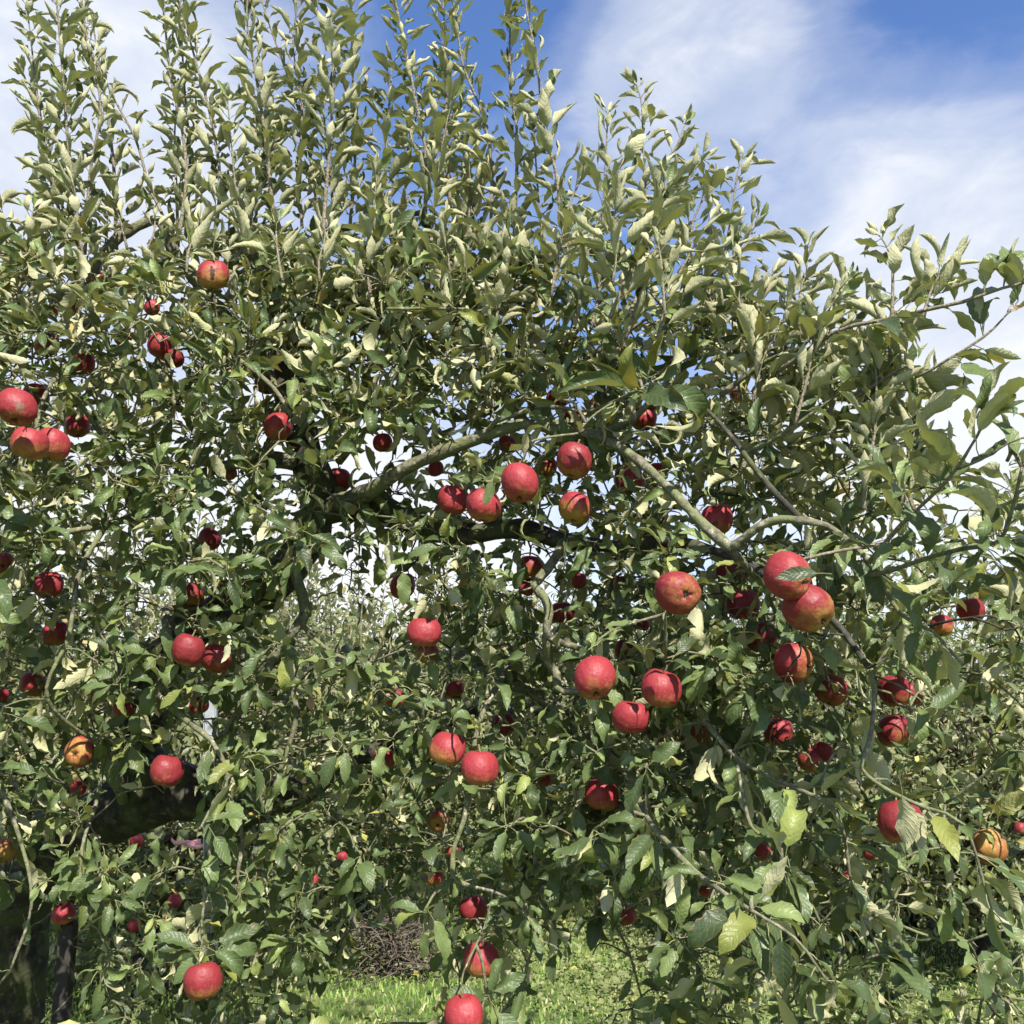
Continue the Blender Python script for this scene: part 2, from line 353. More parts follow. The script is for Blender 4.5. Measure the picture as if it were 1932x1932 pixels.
# ------------------------------------------------------------------ ground and grass
S = 400.0
gm = make_mesh('ground', np.array([[-S, -S, 0], [S, -S, 0], [S, S, 0], [-S, S, 0]]), [np.array([[0, 1, 2, 3]])], M_GROUND, False)
tag(link('ground', gm), kind='structure')
def grass(n, x0, x1, y0, y1):
    y = rng.uniform(y0**0.5, y1**0.5, n)**2; x = rng.uniform(x0, x1, n)*(y/y1*0.6+0.4)
    cl = (np.sin(x*2.1+np.cos(y*1.7))*np.cos(y*2.6+x)+1)/2
    h = rng.uniform(0.012, 0.034, n)*(0.7+0.9*cl); a = rng.uniform(0, 2*math.pi, n); w = rng.uniform(0.003, 0.007, n)
    dx, dy = np.cos(a), np.sin(a); lean = rng.uniform(0.2, 1.0, n)*h; b = rng.uniform(0, 2*math.pi, n)
    z0 = np.zeros(n)
    p0 = np.stack([x-dx*w, y-dy*w, z0-0.004], 1); p1 = np.stack([x+dx*w, y+dy*w, z0-0.004], 1)
    m0 = np.stack([x-dx*w*.8+np.cos(b)*lean*.35, y-dy*w*.8+np.sin(b)*lean*.35, h*.65], 1); m1 = np.stack([x+dx*w*.8+np.cos(b)*lean*.35, y+dy*w*.8+np.sin(b)*lean*.35, h*.65], 1)
    tp = np.stack([x+np.cos(b)*lean, y+np.sin(b)*lean, h], 1)
    V = np.stack([p0, p1, m1, m0, tp], 1).reshape(-1, 3); k = np.arange(n)[:, None]*5
    c = np.clip(rng.normal(0.5, 0.2, n)+0.25*(1-cl), 0, 1)
    colr = np.repeat(np.stack([c, c*0, c*0], 1), 5, 0)
    return make_mesh('grass', V, [k+np.array([[0, 1, 2, 3]]), k+np.array([[3, 2, 4]])], M_GRASS, False, None, colr)
tag(link('grass', grass(110000, -8, 9, 4.6, 15)), 'short green grass with paler dry patches on the orchard floor', 'grass', kind='stuff')

def weeds(n):
    g = np.random.default_rng(3); k = 300
    c = np.stack([g.uniform(-3, 3.4, k), g.uniform(5.6, 9.4, k)], 1); c[:130] = np.stack([g.normal(1.0, .55, 130), g.normal(6.7, .6, 130)], 1); c[130:200] = np.stack([g.normal(-1.0, .6, 70), g.normal(7.0, .25, 70)], 1)
    i = g.integers(0, k, n); h = np.abs(g.normal(.05, .04, n))+.015
    p = np.stack([c[i, 0]+g.normal(0, .09, n), c[i, 1]+g.normal(0, .09, n), h], 1); a = g.uniform(0, 6.28, n)
    L = g.uniform(.02, .05, n)
    A = dict(p=p, d=np.stack([np.cos(a), np.sin(a), g.uniform(-.2, .7, n)], 1), n=np.stack([g.normal(0, .35, n), g.normal(-.3, .35, n), np.ones(n)], 1), L=L, W=L*g.uniform(.5, .9, n), roll=np.full(n, .4), curl=g.normal(.5, .4, n), wave=g.uniform(0, .4, n), ph=g.uniform(0, 6, n), tint=np.clip(g.normal(.75, .2, n), 0, 1), yel=np.where(g.random(n) < .03, .4, 0), pet=np.full(n, .01))
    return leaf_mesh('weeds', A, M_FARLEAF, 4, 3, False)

# ------------------------------------------------------------------ trees behind
def crown_leaves(seed, H, R, low, n_cl, per, n_sh):
    g = np.random.default_rng(seed); p = []; d = []; nrm = []
    tw = Tubes(); hub = None
    cen = []
    while len(cen) < n_cl:
        q = g.uniform(-1, 1, 3); r = np.linalg.norm(q)
        if r > 1 or r < 0.45: continue
        z = low+(H-low)*(q[2]+1)/2
        lump = 1+0.20*math.sin(3*math.atan2(q[1], q[0])+seed)+0.15*math.sin(7*q[2]+2*q[0]+seed)
        cen.append([q[0]*R*lump, q[1]*R*lump, z])
    cen = np.array(cen)
    for c in cen:
        ax = unit(c-np.array([0, 0, c[2]*0.75]))
        k = g.integers(int(per*.6), int(per*1.4)); o = g.normal(0, 0.10, (k, 3))
        p.append(c+o); dd = unit(unit(o)*0.8+ax*0.5+np.array([0, 0, -0.15])+g.normal(0, .35, (k, 3))); d.append(dd)
        nrm.append(ax*0.5+np.array([0, 0, 0.8])+g.normal(0, .4, (k, 3)))
        if g.random() < 0.35:
            s0 = np.array([g.normal(0, .08), g.normal(0, .08), max(low, c[2]-g.uniform(.2, .7))])
            pts, rr = smooth_path([s0, (s0+c)/2+[0, 0, .08], c], [0.014, 0.009, 0.004], 0.12); tw.add(pts, rr, 4)
    for _ in range(n_sh):
        a = g.uniform(0, 2*math.pi); rr = R*math.sqrt(g.random())*0.95
        b = np.array([math.cos(a)*rr, math.sin(a)*rr, low+(H-low)*(0.55+0.42*math.sqrt(max(0, 1-(rr/R)**2)))])
        ln = g.uniform(0.3, 0.8); tip = b+np.array([math.cos(a)*0.18*ln+g.normal(0, .06), math.sin(a)*0.18*ln+g.normal(0, .06), ln])
        tw.add(np.array([b, (b+tip)/2, tip]), [.006, .004, .002], 3)
        k = int(ln*42); tt = np.linspace(0.05, 1, k)[:, None]; ang = np.arange(k)*2.4
        rd = np.stack([np.cos(ang), np.sin(ang), np.zeros(k)], 1); ax = unit(tip-b)
        p.append(b+(tip-b)*tt); d.append(unit(ax*0.75+rd*0.8)); nrm.append(np.tile(ax, (k, 1)))
    p = np.concatenate(p); d = np.concatenate(d); nrm = np.concatenate(nrm); k = len(p)
    A = dict(p=p, d=d, n=nrm, L=g.uniform(.055, .095, k), W=g.uniform(.028, .045, k), roll=g.uniform(.3, 1.3, k), curl=g.normal(.4, .5, k), wave=g.uniform(0, .3, k), ph=g.uniform(0, 6, k),
             tint=np.clip(g.normal(.5, .25, k), 0, 1), yel=np.where(g.random(k) < .03, g.uniform(.2, 1, k), 0), pet=np.full(k, .015))
    return A, tw
def far_tree(seed, H, R, low, n_cl, per, n_sh, label, name='apple_tree'):
    root = bpy.data.objects.new(name, None); col.objects.link(root); root.empty_display_size = 0.3
    A, tw = crown_leaves(seed, H, R, low, n_cl, per, n_sh)
    g = np.random.default_rng(seed+99)
    pts, rr = smooth_path([[0, 0, -0.05], [g.normal(0, .04), g.normal(0, .04), .45], [g.normal(0, .1), g.normal(0, .1), 1.0], [g.normal(0, .15), g.normal(0, .15), H*0.7]], [.13, .10, .085, .03], .08)
    tk = Tubes(); tk.add(pts, rr, 8, .05)
    for _ in range(7):
        a = g.uniform(0, 6.28); b = pts[g.integers(len(pts)//3, len(pts)-2)]; e = np.array([math.cos(a)*R*.7, math.sin(a)*R*.7, min(H*.85, b[2]+g.uniform(0, .6))])
        q, r2 = smooth_path([b, (b+e)/2+[0, 0, .1], e], [.05, .03, .012], .1); tk.add(q, r2, 6, .05)
    link('trunk', tk.mesh('far_trunk', M_TRUNK), root)
    link('twigs', tw.mesh('far_twigs', M_TWIG), root)
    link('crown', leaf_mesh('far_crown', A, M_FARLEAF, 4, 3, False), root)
    tag(root, label, 'tree', 'apple trees of the rows behind')
    return root
def copy_tree(src, label):
    c = src.copy(); col.objects.link(c); c['label'] = label
    for ch in list(src.children):
        k = ch.copy(); col.objects.link(k); k.parent = c
    return c
tag(link('weeds', weeds(5500)), 'low broad leaved weeds and clover spreading through the grass', 'weeds', kind='stuff')
protos = [far_tree(1, 2.55, 1.45, 0.25, 620, 17, 40, 'leafy apple tree behind the galvanised post, skirt down to the grass'),
          far_tree(2, 2.5, 1.5, 0.55, 600, 17, 46, 'apple tree right of the dry brush pile, ends above the sunlit grass'),
          far_tree(3, 2.35, 1.5, 0.3, 600, 17, 36, 'pale sunlit apple tree behind the lower right branches')]
def ground_at(u, Y): return np.array([(u-IMG/2)/F*Y*1.0/math.cos(PITCH)*0.98, Y, 0])
# (u, distance, variant or copy, scale, turn, label)
spots = [(330, 6.3, 0, 1.0, 0, None), (1010, 9.2, 1, 1.05, 0, None), (1690, 8.2, 2, 1.0, 0, None),
         (-220, 7.6, 1, 1.0, 2, 'dark apple tree at the left edge behind the big trunk'),
         (680, 8.9, 2, 1.08, 4, 'apple tree whose crown rises in the white gap, above the brush pile'),
         (1350, 9.9, 0, 1.0, 1.5, 'apple tree seen between the hanging right branches and the sunlit grass'),
         (2190, 10.6, 0, 0.95, 3, 'apple tree cut by the right edge beside the grass alley'),
         (-60, 6.0, 0, 0.95, 2.5, 'apple tree right behind the dark stake and big trunk at lower left'),
         (600, 8.1, 2, 0.95, 2.2, 'apple tree left of the dry brush pile, shaded skirt over the grass'),
         (1500, 7.4, 0, 0.92, 4.4, 'apple tree behind the bright leafy branch, its skirt in the shade'),
         (1800, 6.9, 2, 0.9, 5.2, 'apple tree at the lower right whose leaves reach down into the grass'),
         (120, 12.8, 2, 1.0, 1, 'farther apple tree seen over the left tree of the second row'),
         (560, 13.2, 0, 1.1, 5, 'farther apple tree, shoots just above the row behind the central gap'),
         (900, 13.4, 1, 1.05, 3, 'farther apple tree half hidden behind the central trees'),
         (1240, 13.6, 2, 1.0, 2, 'farther apple tree filling the gap over the grass alley'),
         (1560, 13.8, 1, 0.95, 6, 'farther apple tree behind the pale sunlit tree'),
         (1900, 14.5, 0, 1.0, 4, 'farther apple tree at the end of the right grass alley')]
tree_info = []
for (u, Y, k, sc, rz, lab) in spots:
    o = protos[k] if lab is None else copy_tree(protos[k], lab)
    o.location = ground_at(u, Y); o.scale = (sc, sc, sc); o.rotation_euler = (0, 0, rz)
    tree_info.append((np.array(o.location), sc, (2.55, 2.5, 2.35)[k], (1.45, 1.5, 1.5)[k], (0.25, .55, .3)[k]))

# ------------------------------------------------------------------ the big tree: skeleton  (u, v, distance, radius m)
def px(r, d): return r/F*d
BR = []   # each: list of (u,v,d,r_px)
def br(*pts, mat='b'): BR.append(([P(u, v, d) for u, v, d, r in pts], [px(r, d) for u, v, d, r in pts], mat))
base3 = P(20, 1800, 3.1); BASE = np.array([base3[0]-0.12, base3[1], 0.0])
TR = [(-20, 2050, 3.15, 90), (-5, 1830, 3.12, 82), (25, 1680, 3.1, 76), (110, 1585, 3.08, 66), (230, 1525, 3.05, 60), (330, 1490, 3.0, 52)]
trunk_pts = [BASE-[0, 0, .05]]+[P(u, v, d) for u, v, d, r in TR]; trunk_r = [.21]+[px(r, d) for u, v, d, r in TR]
br((290, 1500, 3.0, 52), (268, 1410, 3.0, 42), (285, 1290, 2.98, 40), (350, 1195, 2.95, 40), (430, 1150, 2.93, 40), (500, 1110, 2.9, 40), (560, 1050, 2.88, 38), (600, 950, 2.86, 38), (575, 850, 2.88, 36), (548, 740, 2.9, 30), (520, 600, 2.95, 20), (500, 480, 3.0, 12), mat='t')
br((330, 1490, 3.0, 50), (450, 1520, 2.98, 42), (560, 1490, 2.95, 32), (650, 1440, 2.95, 22), (760, 1400, 2.9, 14), (900, 1340, 2.85, 9), mat='t')
br((600, 960, 2.86, 34), (690, 955, 2.8, 32), (780, 985, 2.72, 26), (860, 1008, 2.62, 22), (980, 998, 2.58, 19), (1060, 1020, 2.5, 16), (1160, 1030, 2.4, 13), (1270, 1022, 2.3, 12), (1400, 1060, 2.15, 9), (1560, 1160, 1.95, 7), (1640, 1260, 1.85, 5), mat='t')
br((640, 950, 2.8, 20), (700, 925, 2.62, 15), (760, 886, 2.55, 13), (850, 846, 2.5, 12.5), (943, 812, 2.46, 11.5), (1000, 800, 2.44, 11), (1088, 819, 2.4, 9), (1180, 800, 2.36, 7), (1260, 720, 2.3, 5))
br((916, 822, 2.47, 6), (936, 795, 2.44, 5), (978, 781, 2.42, 4.5), (1009, 769, 2.4, 4.5), (1060, 769, 2.36, 4), (1116, 775, 2.32, 3.5), (1205, 735, 2.1, 3.5))
br((1009, 769, 2.4, 4.5), (985, 742, 2.38, 4), (964, 716, 2.4, 3))
br((1060, 1020, 2.5, 11), (1058, 1035, 2.46, 10), (1033, 1074, 2.42, 10), (1009, 1105, 2.40, 9.5), (1028, 1127, 2.38, 9.5), (1036, 1160, 2.36, 9), (1031, 1198, 2.35, 9), (1071, 1216, 2.34, 7), (1150, 1240, 2.3, 5))
br((1031, 1198, 2.38, 9), (1036, 1250, 2.42, 9), (1050, 1271, 2.42, 9), (1053, 1298, 2.4, 9), (1085, 1306, 2.38, 7), (1180, 1290, 2.3, 5), (1260, 1260, 2.2, 4))
br((900, 1255, 2.9, 9), (961, 1280, 2.7, 8), (1029, 1328, 2.62, 8), (1074, 1370, 2.56, 7), (1109, 1432, 2.5, 6), (1150, 1500, 2.4, 4.5), (1230, 1560, 2.2, 4))
br((1060, 812, 2.42, 10), (1130, 825, 2.36, 9.5), (1195, 862, 2.26, 9), (1266, 925, 2.1, 9), (1301, 963, 2.05, 9.5), (1335, 997, 2.02, 10), (1377, 1034, 2.0, 10), (1397, 1056, 2.02, 8), (1440, 1110, 2.1, 5), (1470, 1170, 2.15, 4))
br((1377, 1034, 2.0, 9), (1404, 1015, 1.98, 8.5), (1432, 993, 1.96, 8), (1473, 980, 1.94, 8), (1508, 982, 1.92, 8), (1542, 987, 1.9, 7), (1576, 1001, 1.88, 6), (1640, 1060, 1.8, 5), (1700, 1160, 1.75, 4), (1759, 1191, 1.7, 3.5), (1818, 1256, 1.66, 3))
br((1320, 760, 2.1, 3), (1373, 815, 2.04, 4.5), (1421, 880, 1.99, 5.5), (1470, 939, 1.95, 6), (1515, 981, 1.92, 6.5), mat='t')
br((1640, 1085, 1.78, 4), (1680, 1077, 1.72, 4.5), (1749, 1053, 1.66, 4.5), (1818, 1035, 1.6, 4.2), (1885, 1022, 1.55, 4), (1910, 960, 1.52, 3.5), (1928, 880, 1.5, 3))
br((1470, 700, 2.05, 4.5), (1577, 626, 1.95, 4), (1676, 602, 1.88, 3.8), (1749, 584, 1.83, 3.5), (1818, 569, 1.79, 3.3), (1893, 543, 1.76, 3), (1960, 528, 1.73, 2.5), mat='w')
br((1600, 760, 1.95, 4), (1711, 690, 1.88, 3), (1728, 712, 1.86, 2.8), (1790, 677, 1.82, 2.6), (1835, 650, 1.8, 2.3), (1876, 619, 1.79, 2.1), (1921, 568, 1.77, 1.5), mat='w')
br((1090, 690, 2.5, 4), (1198, 616, 2.42, 3.5), (1266, 571, 2.37, 3.2), (1335, 522, 2.33, 3), (1384, 485, 2.3, 2.6), (1415, 455, 2.28, 2), mat='w')
br((1360, 745, 2.2, 6), (1446, 681, 2.15, 4.5), (1514, 653, 2.1, 4), (1560, 590, 2.1, 3))
br((1400, 860, 2.1, 5), (1473, 822, 2.03, 3.6), (1587, 739, 1.97, 3.3), (1640, 700, 1.95, 2.5))
br((1640, 1060, 1.75, 5), (1700, 990, 1.65, 4), (1776, 918, 1.58, 3.5), (1807, 881, 1.56, 3.3), (1831, 843, 1.54, 3), (1852, 805, 1.53, 2.6), (1856, 770, 1.52, 2), mat='w')
br((1807, 885, 1.56, 2.6), (1850, 868, 1.53, 2.3), (1900, 838, 1.5, 2), (1945, 820, 1.48, 1.6), mat='w')
br((1570, 1170, 1.95, 7), (1594, 1201, 1.92, 6.5), (1621, 1232, 1.9, 6), (1650, 1300, 1.85, 5), (1640, 1400, 1.8, 4), (1625, 1449, 1.76, 4), (1680, 1494, 1.7, 4), (1749, 1525, 1.66, 3.8), (1818, 1556, 1.62, 3.2), (1860, 1680, 1.6, 2.6), (1890, 1790, 1.58, 2))
br((1330, 1360, 2.1, 6), (1380, 1420, 2.0, 4.5), (1432, 1456, 1.95, 4), (1508, 1490, 1.88, 4), (1559, 1515, 1.84, 3.8), (1590, 1563, 1.82, 3.2), (1610, 1680, 1.8, 2.6), (1660, 1800, 1.75, 2.2))
br((1180, 1440, 2.35, 6), (1220, 1540, 2.0, 5), (1266, 1597, 1.82, 5.5), (1308, 1642, 1.74, 5.2), (1363, 1683, 1.66, 5), (1418, 1718, 1.6, 4.2), (1500, 1770, 1.55, 3), (1560, 1850, 1.52, 2))
br((1390, 1440, 1.98, 4), (1418, 1560, 1.85, 3.2), (1466, 1590, 1.78, 3.6), (1476, 1640, 1.75, 3.2), (1480, 1700, 1.74, 2.5), (1450, 1850, 1.72, 2))
br((960, 1262, 2.7, 6), (943, 1287, 2.5, 5.5), (909, 1349, 2.42, 5), (890, 1430, 2.38, 4.8), (885, 1487, 2.36, 4.8), (875, 1549, 2.34, 5), (857, 1597, 2.33, 5), (854, 1632, 2.32, 5), (857, 1659, 2.31, 4.5), (892, 1673, 2.3, 3.5), (950, 1690, 2.28, 3), (1009, 1749, 2.26, 3), (995, 1818, 2.25, 2.8), (978, 1873, 2.24, 2.4), (920, 1940, 2.22, 2))
br((430, 1165, 2.95, 16), (330, 1150, 2.8, 9), (312, 1165, 2.6, 7.5), (324, 1236, 2.5, 7.5), (314, 1280, 2.46, 7), (303, 1311, 2.44, 6), (348, 1356, 2.4, 6), (400, 1400, 2.38, 4.5), (432, 1470, 2.36, 4.5), (408, 1545, 2.35, 4.2), (396, 1604, 2.34, 4), (380, 1750, 2.32, 3))
br((585, 1010, 2.86, 16), (555, 1064, 2.7, 11), (575, 1140, 2.66, 10), (568, 1172, 2.65, 10), (534, 1212, 2.63, 9.5), (510, 1253, 2.62, 9), (482, 1299, 2.6, 8), (427, 1380, 2.55, 7), (400, 1442, 2.5, 6), (455, 1560, 2.45, 4), (440, 1700, 2.4, 3))
br((568, 1172, 2.65, 6), (579, 1191, 2.64, 5), (630, 1233, 2.62, 4), (690, 1250, 2.6, 3), (760, 1225, 2.55, 2))
br((510, 1253, 2.62, 6), (560, 1340, 2.6, 5), (520, 1480, 2.55, 4.5), (497, 1604, 2.5, 4.2), (497, 1708, 2.48, 3.5), (540, 1800, 2.45, 2.5))
br((555, 780, 2.88, 18), (460, 640, 2.9, 12), (389, 551, 2.88, 10), (365, 527, 2.86, 9.5), (324, 465, 2.85, 9.5), (296, 415, 2.84, 10), (241, 437, 2.82, 10.5), (207, 464, 2.8, 10), (150, 540, 2.75, 7), (60, 600, 2.7, 4))
br((560, 870, 2.86, 18), (500, 868, 2.84, 13), (420, 881, 2.8, 11), (372, 902, 2.78, 11), (310, 954, 2.72, 10), (200, 990, 2.6, 7), (90, 1010, 2.5, 5), (-40, 1040, 2.4, 3))
br((300, 960, 2.72, 8), (220, 860, 2.6, 6), (150, 760, 2.55, 5), (107, 712, 2.48, 4.5), (69, 799, 2.4, 4.5), (93, 861, 2.38, 3))
br((548, 760, 2.88, 10), (440, 672, 2.5, 4.5), (479, 699, 2.45, 4.5), (517, 733, 2.43, 4.5), (551, 785, 2.42, 4))
br((200, 990, 2.6, 6), (150, 1080, 2.5, 5), (130, 1200, 2.45, 4), (90, 1320, 2.42, 3.5), (205, 1420, 2.6, 3))
br((240, 1520, 3.0, 14), (200, 1420, 2.7, 8), (205, 1360, 2.6, 6), (185, 1500, 2.6, 4), (155, 1600, 2.42, 3), (150, 1730, 2.4, 2.5))
br((60, 1650, 3.05, 14), (0, 1500, 2.7, 8), (-30, 1420, 2.5, 6), (30, 1560, 2.4, 4), (60, 1700, 2.35, 3), (20, 1830, 2.3, 2.4))
br((548, 700, 2.9, 16), (640, 650, 2.8, 8), (706, 700, 2.6, 5), (760, 620, 2.5, 3.5), (888, 586, 2.4, 3.2), (730, 582, 2.35, 2.4))
br((640, 870, 2.7, 8), (706, 792, 2.48, 3.2), (740, 720, 2.44, 3), (781, 640, 2.4, 2.4))
br((535, 660, 2.92, 15), (620, 560, 2.9, 10), (720, 500, 2.85, 9), (850, 500, 2.8, 8), (980, 540, 2.7, 7), (1100, 600, 2.6, 5), (1160, 640, 2.55, 4))
br((520, 560, 2.95, 14), (460, 470, 2.95, 10), (390, 440, 2.9, 8))
br((515, 540, 2.96, 12), (600, 450, 2.95, 8), (700, 420, 2.9, 6), (800, 400, 2.88, 5))
br((700, 430, 2.9, 6), (830, 450, 2.8, 5), (960, 470, 2.75, 4.5), (1080, 500, 2.7, 4))
br((650, 1440, 2.95, 12), (720, 1500, 2.8, 7), (700, 1600, 2.7, 5), (660, 1700, 2.65, 4), (690, 1780, 2.6, 3))
br((1109, 1432, 2.5, 4), (1090, 1560, 2.45, 3.5), (1120, 1680, 2.4, 3), (1180, 1780, 2.35, 2.5), (1210, 1880, 2.32, 2))
N_BR = len(BR)
# upright shoots: tip first or base first does not matter; listed base -> tip
SH = []
def sh(d, *pts, r0=4.2, gap=17, sz=1.0, roll=1.5):
    pts = [pts[0]]+[(u+random.uniform(-7, 7), v) for u, v in pts[1:]]; gap *= random.uniform(.8, 1.25); sz *= random.uniform(.88, 1.16)
    SH.append(([P(u, v, d+0.02*k) for k, (u, v) in enumerate(pts)], px(r0, d), gap, sz, roll, d))
sh(2.62, (158, 510), (138, 362), (124, 258), (110, 86), (95, -60), gap=13)
sh(2.72, (150, 470), (103, 327), (72, 193), (34, 138), r0=3)
sh(2.66, (160, 480), (175, 330), (190, 200), (170, 90), (150, -40), r0=3.4, gap=15)
sh(2.7, (130, 460), (90, 300), (70, 150), (45, 10), r0=3.2, gap=15)
sh(2.75, (330, 470), (300, 400), (286, 351), (255, 265), (217, 179), (165, 65), (155, 20), r0=3.4, gap=30, sz=.85)
sh(2.68, (335, 460), (344, 351), (341, 261), (324, 138), (300, 0), (290, -60), gap=16)
sh(2.8, (350, 450), (352, 300), (345, 160), (335, 50), (330, -40), r0=3.4, gap=20)
sh(2.7, (403, 458), (420, 344), (403, 224), (375, 114), (345, 17), (330, -50), gap=16)
sh(2.6, (470, 480), (450, 380), (440, 280), (425, 190), r0=3, gap=16)
sh(2.68, (517, 420), (503, 276), (482, 155), (472, 34), (468, -60), gap=15)
sh(2.8, (600, 400), (575, 270), (551, 148), (506, 52), (490, -20), r0=3.4, gap=20)
sh(2.62, (610, 444), (620, 379), (630, 234), (620, 103), (596, 0), (588, -60), gap=13)
sh(2.75, (660, 430), (672, 300), (668, 160), (661, 0), (655, -60), r0=3.6, gap=18)
sh(2.7, (570, 430), (560, 330), (565, 200), (560, 90), (556, 0), r0=3.2, gap=16)
sh(2.64, (802, 420), (802, 303), (792, 255), (781, 162), (754, 69), (735, -50), gap=15)
sh(2.72, (716, 433), (730, 310), (742, 172), (745, 120), r0=3.4, gap=15)
sh(2.8, (850, 400), (848, 270), (847, 155), (830, 17), (825, -50), r0=3.5, gap=16)
sh(2.76, (926, 430), (926, 310), (905, 214), (874, 121), (860, 20), (850, -30), r0=3.5, gap=18)
sh(2.7, (971, 520), (971, 431), (971, 258), (967, 155), (960, 17), (958, -60), gap=19, r0=4.6)
sh(2.58, (1075, 520), (1064, 413), (1050, 327), (1029, 234), (1009, 121), (995, 13), (990, -40), gap=20, r0=4.4, sz=1.1)
sh(2.62, (1035, 560), (1029, 517), (1022, 431), (1012, 317), (1005, 250), gap=22, r0=3.8)
sh(2.55, (800, 560), (812, 493), (826, 372), (840, 255), (845, 190), gap=18, r0=3.8, sz=1.15)
sh(2.75, (880, 500), (885, 400), (890, 320), (880, 240), r0=3, gap=18)
sh(2.5, (1115, 620), (1122, 568), (1133, 482), (1136, 362), (1143, 215), gap=27, r0=3.6)
sh(2.55, (1210, 560), (1215, 379), (1215, 276), (1208, 200), (1206, 165), gap=24, r0=3.4)
sh(2.52, (1060, 470), (1081, 451), (1147, 413), (1184, 379), (1236, 327), (1275, 275), (1299, 235), gap=26, r0=3.6, sz=1.05)
sh(2.45, (1190, 600), (1202, 544), (1226, 465), (1253, 413), (1262, 360), gap=22, r0=3.8, sz=1.1)
sh(2.4, (1290, 560), (1300, 480), (1304, 419), (1330, 360), (1350, 335), gap=22, r0=3.6, sz=1.1)
sh(2.42, (1360, 520), (1372, 440), (1378, 378), (1384, 330), (1400, 300), gap=20, r0=3.2)
sh(2.3, (1400, 760), (1380, 690), (1350, 600), (1330, 540), (1320, 500), gap=20, r0=3.2)
sh(2.2, (1510, 650), (1514, 557), (1518, 510), (1522, 470), gap=17, r0=3.2)
sh(2.15, (1440, 720), (1438, 660), (1430, 600), (1425, 560), gap=20, r0=3.4, sz=1.1)
sh(1.95, (1680, 690), (1685, 643), (1685, 557), (1680, 488), (1668, 450), gap=30, r0=4.6, sz=1.05, roll=1.2)
sh(1.85, (1630, 960), (1639, 918), (1652, 798), (1656, 695), (1645, 650), gap=22, r0=4.6, sz=1.1, roll=1.1)
sh(2.05, (1560, 800), (1575, 740), (1570, 690), (1560, 640), gap=20, r0=3)
sh(2.5, (700, 560), (690, 500), (700, 420), (715, 330), gap=17, r0=3.2)
sh(2.45, (930, 640), (940, 590), (958, 530), (975, 480), gap=14, r0=3.4, sz=1.2, roll=0.9)
sh(2.7, (240, 470), (230, 420), (222, 380), r0=2.6, gap=16)
sh(2.6, (60, 560), (50, 500), (20, 430), (-20, 380), r0=3, gap=18, sz=1.2)
sh(2.7, (440, 500), (470, 440), (480, 360), (520, 250), r0=3, gap=16)

for k in range(7):
    u0 = 60+k*140+random.uniform(-25, 25); v0 = random.uniform(440, 520); v1 = random.uniform(-60, 190); le = random.uniform(-70, 60)
    sh(random.uniform(2.75, 3.2), (u0, v0), (u0+le*.25, v0+(v1-v0)*.35), (u0+le*.6, v0+(v1-v0)*.7), (u0+le, v1), r0=random.uniform(3, 4), gap=random.uniform(14, 22), sz=random.uniform(1.0, 1.25))
for (u0, v0, u1, v1) in [(1040, 560, 1100, 330), (1090, 600, 1170, 300), (1150, 600, 1260, 360), (1180, 640, 1330, 300), (1240, 640, 1340, 420), (1290, 680, 1430, 420), (1350, 720, 1460, 520), (1420, 760, 1500, 560), (1500, 800, 1570, 560), (1560, 800, 1640, 570), (1600, 860, 1700, 620), (1640, 900, 1760, 700), (1700, 960, 1740, 740), (1560, 680, 1600, 530), (1740, 600, 1790, 500)]:
    sh(random.uniform(2.1, 2.45)-.25*(u0 > 1400), (u0, v0), (u0+(u1-u0)*.3, v0+(v1-v0)*.4), (u0+(u1-u0)*.65, v0+(v1-v0)*.75), (u1, v1), r0=random.uniform(3, 3.8), gap=random.uniform(16, 24), sz=random.uniform(1.0, 1.2))
for k in range(18):
    u0 = 40+k*80+random.uniform(-20, 20); v0 = 540+(u0 > 1100)*(u0-1100)*.18+random.uniform(-30, 60); h = random.uniform(90, 240) if u0 < 1150 else random.uniform(60, 150)
    le = random.uniform(-.25, .3); sh(random.uniform(2.35, 2.75)-(.35 if u0 > 1150 else 0), (u0, v0), (u0+le*h*.3, v0-h*.4), (u0+le*h*.7, v0-h*.75), (u0+le*h, v0-h), r0=random.uniform(2.6, 3.6), gap=random.uniform(15, 21), sz=random.uniform(.9, 1.15))

